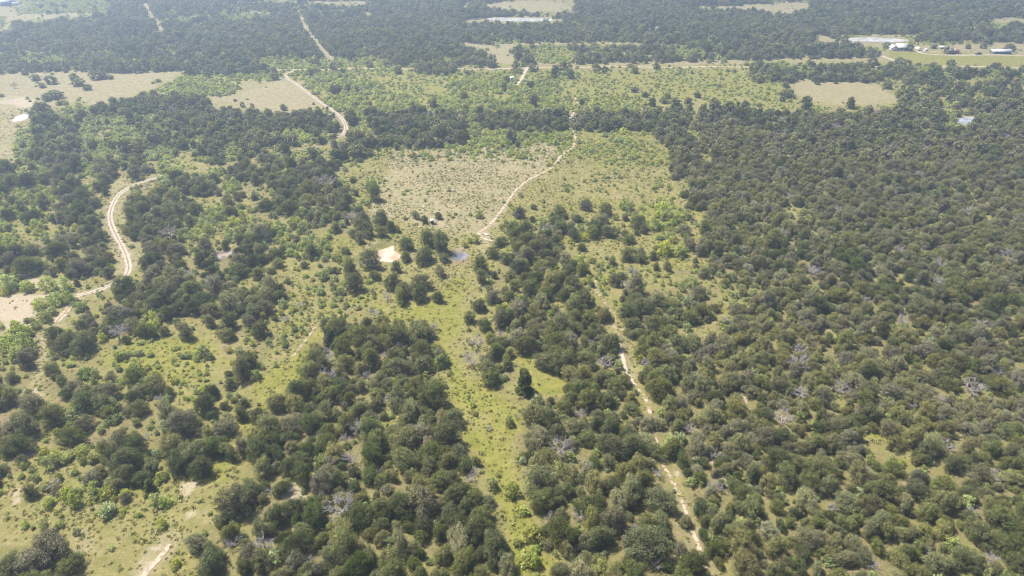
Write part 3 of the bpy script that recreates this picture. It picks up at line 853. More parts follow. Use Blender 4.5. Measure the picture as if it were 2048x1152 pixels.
# ------------------------------------------------------------------ where the plants stand
# trees placed one by one: photo x, photo y of the crown's middle, crown width in pixels, tone
EXPL = [
 (747,388,34,'dark'),(762,436,33,'dark'),(764,464,30,'dark'),(832,432,19,'dark'),(849,441,18,'deep'),(877,433,18,'dark'),(795,460,15,'olive'),
 (813,485,34,'deep'),(855,476,38,'dark'),(882,488,42,'deep'),(848,508,42,'dark'),(888,513,26,'dark'),(811,512,26,'dark'),(741,520,42,'dark'),(697,535,42,'dark'),
 (748,550,27,'dark'),(708,570,36,'grey'),(785,566,34,'dark'),(842,562,42,'dark'),(792,536,22,'dark'),(880,540,28,'grey'),(720,478,26,'dark'),(690,500,24,'dark'),(735,462,26,'dark'),
 (1172,411,24,'grey'),(1212,418,30,'dark'),(1210,438,19,'grey'),(1250,434,18,'dark'),(1105,430,18,'dark'),(1130,432,14,'dark'),(1152,435,21,'dark'),
 (1065,439,13,'deep'),(1068,413,14,'dark'),(1040,428,22,'grey'),(1185,463,30,'dark'),(1213,463,25,'dark'),(1258,476,26,'dark'),(1287,462,17,'grey'),
 (1120,452,32,'dark'),(1147,466,30,'deep'),(1050,464,40,'dark'),(1028,470,26,'dark'),(1070,500,36,'dark'),(1163,492,22,'deep'),(1255,506,34,'dark'),(1224,521,22,'dark'),
 (1281,514,26,'dark'),(1306,512,18,'dark'),(1312,532,18,'dark'),(1335,534,20,'dark'),(1370,460,27,'grey'),(1373,484,22,'dark'),(1000,483,26,'dark'),(985,505,30,'dark'),(960,530,34,'dark'),
 (1090,588,36,'dark'),(1018,592,26,'dark'),(1230,560,34,'dark'),(1000,640,34,'grey'),(958,610,30,'dark'),(938,632,30,'dark'),(876,595,24,'dark'),(840,588,34,'dark'),(800,592,36,'dark'),
 (982,757,42,'dark'),(880,712,34,'olive'),(845,730,40,'dark'),(835,668,52,'dark'),(372,670,34,'grey'),(164,684,52,'dark'),(112,672,46,'deep'),
 (60,1115,72,'grey'),(104,1095,78,'grey'),(136,1128,56,'dark'),(18,1132,60,'dark'),(40,892,44,'dark'),(44,922,22,'grey'),(255,922,58,'dark'),(182,958,46,'grey'),(285,962,30,'deep'),
 (250,950,44,'dark'),(110,975,24,'grey'),(60,985,30,'olive'),(390,905,62,'dark'),(455,905,42,'dark'),(120,985,24,'grey'),
 (470,1010,62,'grey'),(500,985,46,'dark'),(440,1040,34,'dark'),(395,1088,44,'grey'),(425,1108,44,'dark'),(460,1072,36,'dark'),
 (69,151,22,'dark'),(100,157,25,'dark'),(83,168,16,'dark'),(146,150,20,'dark'),(155,161,28,'dark'),(174,174,18,'dark'),(190,145,32,'dark'),(205,150,20,'dark'),(221,153,13,'dark'),
 (108,183,34,'dark'),(92,193,20,'dark'),(118,204,14,'olive'),(316,160,13,'dark'),(3,191,12,'dark'),(48,143,16,'dark'),(20,138,22,'dark'),(130,139,14,'dark'),(167,134,15,'deep'),(62,143,8,'dark'),
 (470,201,8,'deep'),(440,193,8,'dark'),(485,211,11,'dark'),(504,212,8,'dark'),(566,214,15,'dark'),(627,207,7,'deep'),(620,218,9,'dark'),(654,216,7,'deep'),(468,184,6,'dark'),
 (1799,119,25,'dark'),(1816,126,23,'dark'),(1838,128,18,'dark'),(1852,131,13,'dark'),(1866,130,18,'dark'),(1765,133,19,'dark'),(1780,127,15,'dark'),(1902,125,19,'dark'),(1934,134,13,'dark'),
 (1993,130,21,'dark'),(2016,134,11,'dark'),(2010,145,21,'dark'),(2000,152,24,'dark'),(1898,97,23,'grey'),(1758,104,13,'dark'),(1775,88,20,'grey'),(1786,91,14,'dark'),(1820,93,19,'dark'),
 (1937,94,13,'dark'),(1968,91,16,'grey'),(2021,94,22,'dark'),(2012,98,14,'grey'),(1868,92,14,'grey'),(1740,104,18,'dark'),(1722,104,18,'dark'),
 (1551,153,24,'dark'),(1583,156,20,'dark'),(1575,181,32,'dark'),(1572,169,18,'dark'),(1613,208,26,'dark'),(1777,170,21,'dark'),(1815,181,16,'dark'),(1701,209,22,'dark'),(1686,222,14,'dark'),
 (1636,163,14,'deep'),(1672,163,10,'deep'),(1290,189,16,'dark'),(1304,208,18,'dark'),(1335,190,18,'dark'),(1327,200,20,'dark'),(1350,212,27,'dark'),(1395,189,17,'dark'),(1376,199,22,'dark'),
 (1379,216,17,'dark'),(1363,231,18,'dark'),(1519,209,12,'dark'),(1430,214,28,'grey'),(1460,212,28,'dark'),(1490,211,22,'dark'),(1506,220,16,'dark'),(1268,178,16,'grey'),
 (1260,131,12,'dark'),(1313,130,18,'dark'),(1339,130,7,'dark'),(1876,170,20,'dark'),(1345,895,46,'dark'),(1775,250,18,'olive'),
 (1140,130,12,'dark'),(1155,134,8,'dark'),(1187,132,8,'dark'),(1045,131,9,'dark'),(1033,134,8,'dark'),(740,310,14,'dark'),(710,305,34,'dark'),(675,335,8,'dark'),
]
JUNI = [(1050,775,38),(1075,140,5),(300,975,22),(660,680,30),(1700,300,20)]
BRIGHT = [  # (x, y, width, tone)
 (1022,985,34,'yellow'),(1047,1022,30,'yellow'),(1065,1072,40,'yellow'),(1052,1118,40,'yellow'),(1070,1125,30,'bright'),(1035,1085,24,'bright'),(945,812,14,'bright'),(935,795,12,'bright'),
 (325,952,26,'yellow'),(250,985,26,'yellow'),(212,985,34,'bright'),(330,1005,28,'bright'),(120,1048,18,'bright'),(65,1055,12,'bright'),(245,1022,13,'bright'),(135,990,34,'yellow'),(150,1005,30,'bright'),
 (290,990,14,'yellow'),(100,925,34,'yellow'),(90,905,24,'yellow'),(165,905,30,'yellow'),(185,915,28,'yellow'),
 (40,672,46,'bright'),(18,690,40,'bright'),(50,695,40,'bright'),(35,705,44,'bright'),(112,600,32,'bright'),(135,598,26,'bright'),(92,636,26,'bright'),(104,622,22,'bright'),(158,614,26,'bright'),(72,652,22,'sage'),
 (20,572,34,'bright'),(55,575,30,'bright'),(95,570,34,'bright'),(130,572,30,'bright'),(10,585,22,'yellow'),
 (1900,230,26,'yellow'),(1966,238,24,'sage'),(1905,240,18,'sage'),(1340,880,30,'sage'),(1360,876,32,'sage'),(275,668,20,'yellow'),(205,678,20,'yellow'),
 (870,730,18,'bright'),(880,700,14,'bright'),(1030,730,10,'bright'),(950,480,22,'bright'),(930,490,16,'yellow'),(810,438,12,'bright'),(958,432,20,'bright'),(1250,410,30,'bright'),(1260,418,24,'bright'),
 (1340,432,40,'bright'),(1325,425,36,'bright'),(1310,455,26,'bright'),(1330,500,36,'yellow'),(1360,505,30,'bright'),(1350,440,30,'bright'),(1540,645,24,'yellow'),(1735,925,20,'yellow'),
 (150,598,16,'bright'),(350,765,18,'yellow'),(460,705,16,'yellow'),
]
DEADS = [  # (x, y, width): bare grey trees
 (235,668,38),(655,752,38),(955,685,32),(943,722,36),(1000,668,16),(748,628,28),(770,800,18),(1033,835,14),(1058,955,26),(1100,950,16),(545,985,22),(583,982,22),(700,920,34),(660,930,26),
 (950,945,18),(940,960,22),(758,945,22),(530,1095,40),(465,1090,30),(1270,1060,22),(1270,1130,18),(1312,1132,26),(1745,1130,24),(1662,1018,22),(1850,1105,22),(1840,880,20),(1895,892,28),
 (1990,955,32),(1940,1030,24),(1980,1125,30),(108,968,28),(450,700,10),(320,800,20),(1265,545,26),(1248,572,22),(1095,460,24),(1030,430,16),(1345,745,18),(1330,640,16),(1600,790,30),
 (1800,505,24),(2020,510,30),(1880,530,26),(1875,565,22),(1805,640,26),(1960,650,28),(1995,745,26),(1600,700,26),(1880,800,24),(1440,975,22),(1430,910,26),(570,640,20),(430,880,22),
 (800,690,16),(880,590,14),(775,595,20),(1600,615,16),(1180,690,18),(1160,830,26),(1290,730,20),(690,880,22),(28,172,14),(290,875,20),(620,1130,26),(1155,1100,18),(1100,1040,26),(1160,1035,28),
 (1380,860,24),(1690,290,14),(1480,360,16),(1730,940,18),(870,655,18),(1450,640,16),(1550,470,14),(1620,540,18),(1700,480,16),(1870,430,14),(1730,600,20),(1500,560,14),(600,610,14),(980,860,14),
]

def dens(table, ch):
    out = np.zeros(len(ch))
    for k, v in table.items():
        out[ch == k] = v
    return out

PL = []      # x, y, r, kind, tone, shape
occ = {}
def occupied(x, y, r, f=0.62):
    cx, cyy = int(x // 6), int(y // 6)
    for i in (-1, 0, 1):
        for j in (-1, 0, 1):
            for (ox, oy, orr) in occ.get((cx + i, cyy + j), ()):
                if (x - ox) ** 2 + (y - oy) ** 2 < ((r + orr) * f) ** 2:
                    return True
    return False
def occupy(x, y, r):
    occ.setdefault((int(x // 6), int(y // 6)), []).append((x, y, r))

def put(px, py, w, kind, tone, squat=1.0):
    z = 0.0
    for _ in range(3):
        x, y = ground(px, py, z)
        d = pixel(x, y, z)[2]
        r = w / 2 * float(d) / FPX
        z = {'bush': 0.6, 'dead': 0.8}.get(kind, 0.85) * r
    PL.append([float(x), float(y), r, kind, tone, len(PL)])
    occupy(float(x), float(y), r * (0.9 if kind != 'bush' else 0.7))

for a in EXPL: put(a[0], a[1], a[2], 'oak', a[3])
for a in JUNI: put(a[0], a[1], a[2], 'juniper', 'deep')
for a in DEADS: put(a[0], a[1], a[2], 'dead', 'dead')
for a in BRIGHT: put(a[0], a[1], a[2], 'bush', a[3])

def jitter_grid(s, y0, y1, jit=.42):
    ys = np.arange(y0, y1, s * .87)
    out = []
    for k, y in enumerate(ys):
        xm = .78 * y + 50
        xs = np.arange(-xm, xm, s) + (s / 2 if k % 2 else 0)
        out.append(np.stack([xs, np.full(len(xs), y)], 1))
    P = np.concatenate(out)
    return P + rng.uniform(-jit, jit, P.shape) * s

def lowfreq(x, y, k=1.0):
    return (np.sin(x / (19 * k) + 1.7 * np.sin(y / (26 * k))) + np.sin(y / (15 * k) + 1.3 * np.sin(x / (33 * k) + 2)) + np.sin((x + y) / (41 * k))) / 3

def noisy_cell(P, zc):
    px, py, d = pixel(P[:, 0], P[:, 1], zc)
    jx = rng.normal(size=len(px)) * 5; jy = rng.normal(size=len(px)) * np.clip(900 / d, 1, 5)
    ch = cell(px + jx, py + jy)
    inside = (px > -5) & (px < 2053) & (py > 0)
    out = ~inside
    top = pixel(P[:, 0], P[:, 1], zc * 1.9)
    fld = np.where(inside, np.maximum(sample(M_FIELD, px, py), (d > 430) * sample(M_FIELD, top[0], top[1])), 0)
    water = np.where(inside, np.maximum(sample(M_POND, *pixel(P[:, 0], P[:, 1], 0)[:2]), sample(M_POND, top[0], top[1])), 0)
    return ch, fld, water, d, px, py

for GS, PASS in ((4.15, 0), (2.9, 1)):
  P = jitter_grid(GS, 72, 1015)
  ch, fld, water, d, px, py = noisy_cell(P, 2.2)
  p = dens(OAKD if PASS == 0 else OAKD2, ch) * (fld < .5) * (water < .05)
  p = np.where((P[:, 1] > 480) & (ch == '#'), p * np.clip(1.05 + .95 * lowfreq(P[:, 0], P[:, 1], .7), .2, 1), p)
  p = np.where(ch == '#', p, p * np.clip(1 + 1.3 * lowfreq(P[:, 0] + 50, P[:, 1], .45), .1, 1.7))
  p = np.where((ch == '#') & (P[:, 1] <= 480), p * np.clip(np.where(px > 1370, 1.45, 1.35) + .85 * lowfreq(P[:, 0], P[:, 1] + 77, .3), .25, 1), p)
  p = np.where((px < 760) & (py > 290), p * np.where(ch == '#', .90, .66), p)
  keep = rng.uniform(size=len(P)) < p
  far_scale = np.where(P[:, 1] > 500, 1.12, 1.0)
  rad = (np.clip(rng.normal(2.6, .62, len(P)) + .35 * lowfreq(P[:, 0], P[:, 1], .4), 1.3, 4.3) if PASS == 0 else rng.uniform(1.2, 1.9, len(P))) * far_scale
  rad = np.where((px > 1370) & (py > 230), np.minimum(rad * .88, 3.3), rad)
  lf = lowfreq(P[:, 0], P[:, 1])
  tr = rng.uniform(size=len(P)) * .75 + .125 + .38 * lf + .2 * lowfreq(P[:, 0], P[:, 1], .25)
  right = (px > 1380) & (py > 200) & (py < 900)
  for i in np.nonzero(keep)[0]:
      x, y, r = P[i, 0], P[i, 1], rad[i]
      if road_gap(x, y, r) or occupied(x, y, r, .60 if PASS == 0 else .56): continue
      t = tr[i]
      if right[i]:
          tone = 'olive' if t < .52 else ('grey' if t < .74 else ('dark' if t < .92 else 'deep'))
      else:
          tone = 'dark' if t < .42 else ('olive' if t < .66 else ('grey' if t < .80 else 'deep'))
      k = rng.uniform()
      if k < .010 and ch[i] in '#Oo': kind = 'dead'; tone = 'dead'
      else: kind = 'oak'
      PL.append([x, y, r, kind, tone, int(rng.integers(1000))]); occupy(x, y, r)
# brush
for s, y0, y1 in ((2.3, 72, 430), (3.3, 430, 1010)):
    P = jitter_grid(s, y0, y1)
    ch, fld, water, d, px, py = noisy_cell(P, .8)
    lf = lowfreq(P[:, 0] + 300, P[:, 1], .5)
    p = dens(BUSH, ch) * np.where(fld > .5, np.where(d > 430, .10, .45), 1) * (water < .02) * np.where(np.isin(ch, ['.', 'n', ';']) & (d < 430), np.clip(.8 + 1.7 * lf + .8 * lowfreq(P[:, 0], P[:, 1], .18), .08, 2.6), np.clip(1 + .5 * lf, .2, 1.5))
    keep = rng.uniform(size=len(P)) < p
    rr = np.clip(rng.lognormal(-.05, .35, len(P)), .45, 2.0) * (s / 2.3) ** .5
    tt = rng.uniform(size=len(P)) + .25 * lowfreq(P[:, 0], P[:, 1] + 200, 2)
    for i in np.nonzero(keep)[0]:
        x, y = P[i]
        r = rr[i] * (.75 if ch[i] in 'n.;,' else 1.15 if ch[i] in 'mh' else 1)
        if road_gap(x, y, r * .8) or occupied(x, y, r, .50 if ch[i] in '#O' else .55): continue
        t = tt[i]
        tone = 'sage' if t < (.35 if y < 430 else .12) else 'bright' if t < .85 else 'yellow'
        if ch[i] in '#O' and (t < .8 or x > .25 * y): tone = 'sage'
        PL.append([x, y, r, 'bush', tone, int(rng.integers(1000))])
# grass tufts
P = jitter_grid(1.25, 80, 420, .5)
ch, fld, water, d, px, py = noisy_cell(P, .1)
lf = lowfreq(P[:, 0] - 90, P[:, 1], .35)
p = dens(TUFT, ch) * (water < .02) * np.clip(.75 + .8 * lf, .15, 1)
p = np.where(sample(M_SAND, px, py) > .3, p * .12, p)
keep = rng.uniform(size=len(P)) < p
TP = [(P[i, 0], P[i, 1]) for i in np.nonzero(keep)[0] if not road_gap(P[i, 0], P[i, 1], .2) and -30 < px[i] < 2080]
print("plants", len(PL), "tufts", len(TP))

# ------------------------------------------------------------------ one object for each of the largest in view
info = []
for i, (x, y, r, kind, tone, sh) in enumerate(PL):
    a, b, dd = pixel(x, y, r * .8)
    info.append((float(a), float(b), float(dd), r * FPX / float(dd)))
def largest(kind, n, extra=lambda i: False):
    c = [i for i in range(len(PL)) if PL[i][3] == kind and 4 < info[i][0] < 2044 and 2 < info[i][1] < 1146]
    c.sort(key=lambda i: -info[i][3] - (1000 if extra(i) else 0))
    return c[:n]
oaks = largest('oak', 300)
bushes = largest('bush', 300)
junis = [i for i in range(len(PL)) if PL[i][3] == 'juniper']
deads = largest('dead', 160)

# things in the photo that a label can point at: photo x, y and words
MARKS = [
 (960, 960, "the grassy lane at bottom centre"), (1390, 1070, "the pale dirt track at bottom right"), (250, 1060, "the open grass at bottom left"),
 (1065, 1072, "the round yellow-green bush"), (1745, 1130, "the bare grey tree on the bottom edge"), (1058, 955, "the bare tree beside the grassy lane"),
 (1662, 1018, "the thin bare tree at lower right"), (560, 985, "the two small bare trees"), (1345, 880, "the pale sage shrub by the track"),
 (1755, 875, "the small grassy opening on the right"), (1435, 940, "the stony bare patch"), (700, 920, "the wide grey dead tree"),
 (1990, 955, "the grey dead tree on the right edge"), (530, 1095, "the grey dead tree near the bottom"), (1850, 1105, "the leaning dead tree"),
 (120, 1100, "the big bottom left thicket"), (500, 900, "the bare earth patch"), (1270, 1060, "the dead tree in the bottom wood"),
 (100, 900, "the sandy spot on the left"), (1050, 775, "the lone round juniper"), (982, 757, "the lone oak in the meadow"),
 (655, 752, "the lilac-grey dead tree"), (945, 705, "the pair of lilac dead trees"), (235, 668, "the dead tree on the left"),
 (1255, 740, "the white stretch of track"), (770, 508, "the muddy orange pond"), (920, 512, "the small grey pond"), (864, 446, "the dark green hut"),
 (1600, 950, "the dense wood at lower right"), (1900, 1000, "the wood by the right edge"), (1180, 1000, "the wood between lane and track"), (700, 1050, "the wood at bottom left of centre"),
 (250, 530, "the bend of the white gravel road"), (40, 620, "the pink sandy clearing"), (1120, 330, "the winding meadow track"), (450, 508, "the brown puddle"),
 (140, 170, "the pasture at upper left"), (550, 200, "the triangular tan field"), (1700, 185, "the oval tan field"), (1930, 240, "the pond at upper right"), (1900, 115, "the green farm lawn"),
 (1380, 200, "the upper right oak clumps"), (1280, 160, "the upper right brush field"), (350, 330, "the left oak wood"), (600, 420, "the wood left of the meadow"), (1300, 620, "the wood below the meadow"),
]
def place_words(a, b):
    best = min(range(len(MARKS)), key=lambda k: math.hypot(a - MARKS[k][0], (b - MARKS[k][1]) * 1.5))
    mx, my, w = MARKS[best]
    dx, dy = a - mx, b - my
    if math.hypot(dx, dy) < 26: side = "right at"
    elif abs(dx) > 2.2 * abs(dy): side = "right of" if dx > 0 else "left of"
    elif abs(dy) > 2.2 * abs(dx): side = "below" if dy > 0 else "above"
    else: side = ("below and " if dy > 0 else "above and ") + ("right of" if dx > 0 else "left of")
    return side, w, math.hypot(dx, dy)
ORD = ["nearest", "second nearest", "third nearest", "fourth nearest", "fifth nearest", "sixth nearest", "seventh nearest", "eighth nearest", "ninth nearest", "tenth nearest", "eleventh nearest", "twelfth nearest"]
def make_labels(ids, noun, words):
    buckets = {}
    for i in ids:
        a, b, dd, pr = info[i]
        side, w, dist = place_words(a, b)
        buckets.setdefault((words(i), side, w), []).append((dist, i))
    out = {}
    for (adj, side, w), L in buckets.items():
        L.sort()
        for k, (dist, i) in enumerate(L):
            w = w.replace("the ", "", 1) if len(w.split()) + len(side.split()) > 9 else w
            if len(L) == 1: out[i] = f"{adj} {noun} {side} {w}"
            else: out[i] = f"{adj} {noun}, {ORD[min(k, 11)]} {side} {w}"
    return out
TW = {'dark': 'dark green', 'olive': 'olive green', 'grey': 'grey green', 'deep': 'deep green'}
def oak_words(i):
    r = PL[i][2]
    return ("wide " if r > 3.05 else "small " if r < 2.4 else "") + TW[PL[i][4]]
lab_o = make_labels(oaks, "oak", oak_words)
lab_b = make_labels(bushes, "bush", lambda i: ("broad " if PL[i][2] > 1.6 else "low ") + {'bright': 'bright green', 'sage': 'sage green', 'yellow': 'yellow green'}[PL[i][4]])
lab_d = make_labels(deads, "tree", lambda i: "large bare grey" if PL[i][2] > 2.3 else "bare grey dead")
lab_j = make_labels(junis, "juniper", lambda i: "dense rounded dark")

def spot(i):
    x, y, r, kind, tone, sh = PL[i]
    return x, y, float(hgt(x, y)), r, tone, sh

proto = {}
def grown(key, name, meshes):
    """The first of a kind gets built, every later one is a copy of it and of its parts."""
    if key not in proto:
        e = bpy.data.objects.new(name, None); COL.objects.link(e)
        e.empty_display_size = .5
        for nm, me in meshes:
            o = bpy.data.objects.new(nm, me); COL.objects.link(o); o.parent = e
        proto[key] = e
        return e
    src = proto[key]
    e = src.copy(); COL.objects.link(e)
    for ch_ in src.children:
        c = ch_.copy(); COL.objects.link(c); c.parent = e
    return e

for i in oaks:
    x, y, z, r, tone, sh = spot(i)
    s = sh % NSH
    e = grown(('oak', tone, s), "oak_tree", (("crown", CROWN[(tone, s)]), ("trunk", TRUNK[s])))
    e.location = (x, y, z); e.rotation_euler = (0, 0, rng.uniform(0, 6.28))
    k = r / 3.0; q_ = rng.uniform(.84, 1.19); e.scale = (k * q_, k / q_, k * rng.uniform(.82, 1.2))
    tag(e, lab_o[i], "oak tree", "oaks of the open woodland")
for i in junis:
    x, y, z, r, tone, sh = spot(i)
    e = grown('juniper', "juniper_tree", (("crown", CROWN['juniper']), ("trunk", TRUNK_J)))
    e.location = (x, y, z); e.rotation_euler = (0, 0, rng.uniform(0, 6.28))
    k = r / 2.0; e.scale = (k, k, k)
    tag(e, lab_j[i], "juniper", "junipers among the oaks")
for i in deads:
    x, y, z, r, tone, sh = spot(i)
    s = sh % 4
    e = grown(('dead', s), "dead_tree", (("branches", DEADM[s][0]), ("trunk", DEADM[s][1])))
    e.location = (x, y, z); e.rotation_euler = (0, 0, rng.uniform(0, 6.28))
    k = r / 2.4; e.scale = (k, k, k)
    tag(e, lab_d[i], "dead tree", "bare grey dead trees")
bp0 = {}
for i in bushes:
    x, y, z, r, tone, sh = spot(i)
    s = sh % 4
    if (tone, s) not in bp0:
        o = bpy.data.objects.new("bush", BUSHM[(tone, s)]); bp0[(tone, s)] = o
    else: o = bp0[(tone, s)].copy()
    COL.objects.link(o)
    k = r / 1.25
    o.location = (x, y, z); o.rotation_euler = (0, 0, rng.uniform(0, 6.28)); o.scale = (k, k, k * rng.uniform(.85, 1.2))
    tag(o, lab_b[i], "bush", "mesquite brush and shrubs")

# ------------------------------------------------------------------ the rest of the wood, brush and grass: uncountable, one object each
def scatter(name, pts, meshes, label, cat):
    """pts: rows of x, y, z, rot, scale, zscale, index"""
    pts = np.array(pts, np.float32)
    coll = bpy.data.collections.new(name + "_shapes")
    for k, me in enumerate(meshes):
        o = bpy.data.objects.new(f"{name}_{k:02d}", me)
        coll.objects.link(o)
    me = bpy.data.meshes.new(name)
    me.vertices.add(len(pts)); me.vertices.foreach_set("co", pts[:, :3].ravel())
    for nm, c in (("rot", 3), ("sc", 4), ("sz", 5), ("sy", 7)):
        a = me.attributes.new(nm, 'FLOAT', 'POINT'); a.data.foreach_set("value", np.ascontiguousarray(pts[:, c]))
    a = me.attributes.new("idx", 'INT', 'POINT'); a.data.foreach_set("value", pts[:, 6].astype(np.int32))
    o = link(name, me)
    ng = bpy.data.node_groups.new(name, 'GeometryNodeTree')
    ng.interface.new_socket("Geometry", in_out='INPUT', socket_type='NodeSocketGeometry')
    ng.interface.new_socket("Geometry", in_out='OUTPUT', socket_type='NodeSocketGeometry')
    gi = ng.nodes.new("NodeGroupInput"); go = ng.nodes.new("NodeGroupOutput")
    ci = ng.nodes.new("GeometryNodeCollectionInfo")
    ci.inputs["Collection"].default_value = coll
    ci.inputs["Separate Children"].default_value = True
    ci.inputs["Reset Children"].default_value = True
    iop = ng.nodes.new("GeometryNodeInstanceOnPoints")
    iop.inputs["Pick Instance"].default_value = True
    def attr(n, t):
        q = ng.nodes.new("GeometryNodeInputNamedAttribute"); q.data_type = t; q.inputs["Name"].default_value = n
        return q.outputs["Attribute"]
    cr_ = ng.nodes.new("ShaderNodeCombineXYZ"); cs_ = ng.nodes.new("ShaderNodeCombineXYZ")
    L = ng.links
    L.new(gi.outputs[0], iop.inputs["Points"]); L.new(ci.outputs[0], iop.inputs["Instance"])
    L.new(attr("idx", 'INT'), iop.inputs["Instance Index"])
    L.new(attr("rot", 'FLOAT'), cr_.inputs[2])
    e2r = ng.nodes.new("FunctionNodeEulerToRotation"); L.new(cr_.outputs[0], e2r.inputs[0]); L.new(e2r.outputs[0], iop.inputs["Rotation"])
    sc_ = attr("sc", 'FLOAT')
    L.new(sc_, cs_.inputs[0]); L.new(attr("sy", 'FLOAT'), cs_.inputs[1]); L.new(attr("sz", 'FLOAT'), cs_.inputs[2])
    L.new(cs_.outputs[0], iop.inputs["Scale"]); L.new(iop.outputs[0], go.inputs[0])
    md = o.modifiers.new("scatter", 'NODES'); md.node_group = ng
    tag(o, label, cat, kind="stuff")
    return o

done = set(oaks) | set(bushes) | set(junis) | set(deads)
TONES = ['dark', 'olive', 'grey', 'deep']; BT = ['bright', 'sage', 'yellow']
oak_meshes = [CROWN[(t, s)] for t in TONES for s in range(NSH)] + [FARC[(t, s)] for t in TONES for s in range(4)] + TRUNK
bush_meshes = [BUSHM[(t, s)] for t in BT for s in range(4)] + [FARB[(t, s)] for t in BT for s in range(3)]
op, bpts, dp = [], [], []
X = np.array([q[0] for q in PL]); Y = np.array([q[1] for q in PL]); Z = hgt(X, Y)
for i, (x, y, r, kind, tone, sh) in enumerate(PL):
    if i in done: continue
    rot = rng.uniform(0, 6.28); hs = rng.uniform(.80, 1.22); e_ = rng.uniform(.84, 1.19)
    if kind == 'oak':
        k = r / 3.0
        if i < len(EXPL) and y > 430: hs *= .68
        near = y < 330
        idx = TONES.index(tone) * NSH + sh % NSH if near else 4 * NSH + TONES.index(tone) * 4 + sh % 4
        op.append((x, y, Z[i], rot, k * e_, k * hs, idx, k / e_))
        if near or info[i][3] > 6 and y < 480:
            op.append((x, y, Z[i], rot, k * e_, k * hs, 4 * NSH + 16 + sh % NSH, k / e_))
    elif kind == 'bush':
        k = r / 1.25
        idx = BT.index(tone) * 4 + sh % 4 if y < 300 else 12 + BT.index(tone) * 3 + sh % 3
        bpts.append((x, y, Z[i], rot, k * e_, k * hs * (.75 if y > 300 else 1), idx, k / e_))
    elif kind == 'dead':
        dp.append((x, y, Z[i], rot, r / 2.4, r / 2.4, sh % 4, r / 2.4))
scatter("oak_wood", op, oak_meshes, "dense low oak wood spreading over the flat ranch land", "woodland")
scatter("brush", bpts, bush_meshes, "bright green mesquite brush scattered between the oaks and over the meadows", "brush")
if dp:
    scatter("dead_wood", dp, [m[0] for m in DEADM], "small bare grey snags scattered through the far woods", "dead trees")
T = np.array(TP); TZ = hgt(T[:, 0], T[:, 1])
scatter("grass", [(T[i, 0], T[i, 1], TZ[i], rng.uniform(0, 6.28), s_, s_ * rng.uniform(.7, 1.2), int(rng.integers(4)), s_) for i, s_ in enumerate(rng.lognormal(-.28, .38, len(T)))],
        TUFTM, "tufts of rough pasture grass in the open ground", "grass")

# ------------------------------------------------------------------ buildings and small things
M_WHITE = plain("white_painted_metal", (0.80, 0.80, 0.79), 0.45, 0.5, 0.04)
M_ROOF = plain("pale_metal_roof", (0.60, 0.60, 0.59), 0.35, 0.5, 0.05)
M_WALL = plain("pale_grey_siding", (0.62, 0.63, 0.64), 0.8, 0.2, 0.06)
M_RED = plain("weathered_red_siding", (0.30, 0.09, 0.07), 0.8, 0.2, 0.15)
M_TEAL = plain("teal_siding", (0.03, 0.28, 0.33), 0.6, 0.3, 0.08)
M_GREEN = plain("dark_green_siding", (0.03, 0.06, 0.05), 0.6, 0.3, 0.1)
M_GLASS = plain("dark_window_glass", (0.04, 0.05, 0.06), 0.1, 0.6, 0.05)
M_DARK = plain("black_plastic", (0.025, 0.025, 0.028), 0.5, 0.4, 0.1)
M_WOOD = plain("grey_post_wood", (0.22, 0.18, 0.14), 0.9, 0.1, 0.2)
M_BLUE = plain("blue_siding", (0.12, 0.17, 0.42), 0.6, 0.3, 0.05)
M_DECK = plain("concrete_pad", (0.48, 0.46, 0.42), 0.9, 0.1, 0.1)

def boxes(name, L, mat, parent, rz=0):
    V, Q = [], []
    for (x0, y0, z0, x1, y1, z1) in L:
        s = len(V)
        V += [(x0, y0, z0), (x1, y0, z0), (x1, y1, z0), (x0, y1, z0), (x0, y0, z1), (x1, y0, z1), (x1, y1, z1), (x0, y1, z1)]
        Q += [(s, s + 3, s + 2, s + 1), (s + 4, s + 5, s + 6, s + 7), (s, s + 1, s + 5, s + 4), (s + 1, s + 2, s + 6, s + 5), (s + 2, s + 3, s + 7, s + 6), (s + 3, s, s + 4, s + 7)]
    return link(name, mesh_np(name, V, Q, mat=mat), parent)

def gable(name, x0, y0, x1, y1, z, rise, mat, parent, over=.4, th=.12, axis='x'):
    """Two pitched slabs and closed gable ends."""
    V, Q, T = [], [], []
    if axis == 'x':
        ym = (y0 + y1) / 2
        ring = lambda x: [(x, y0 - over, z - over * rise / ((y1 - y0) / 2)), (x, ym, z + rise), (x, y1 + over, z - over * rise / ((y1 - y0) / 2))]
        A = ring(x0 - over) + ring(x1 + over)
    else:
        xm = (x0 + x1) / 2
        ring = lambda y: [(x1 + over, y, z - over * rise / ((x1 - x0) / 2)), (xm, y, z + rise), (x0 - over, y, z - over * rise / ((x1 - x0) / 2))]
        A = ring(y0 - over) + ring(y1 + over)
    V = A + [(a, b, c - th) for a, b, c in A]
    Q = [(0, 3, 4, 1), (1, 4, 5, 2), (6, 7, 10, 9), (7, 8, 11, 10), (0, 6, 9, 3), (2, 5, 11, 8), (0, 1, 7, 6), (1, 2, 8, 7), (3, 9, 10, 4), (4, 10, 11, 5), (6, 8, 7, 7)]
    Q = Q[:-1]
    T = [(6, 7, 8), (9, 11, 10)]
    return link(name, mesh_np(name, V, Q, T, mat=mat), parent)

def root(name, px, py, label, cat, rz=0.0, group=None):
    x, y = ground(px, py)
    e = bpy.data.objects.new(name, None); COL.objects.link(e)
    e.location = (float(x), float(y), float(hgt(x, y))); e.rotation_euler = (0, 0, rz)
    return tag(e, label, cat, group)

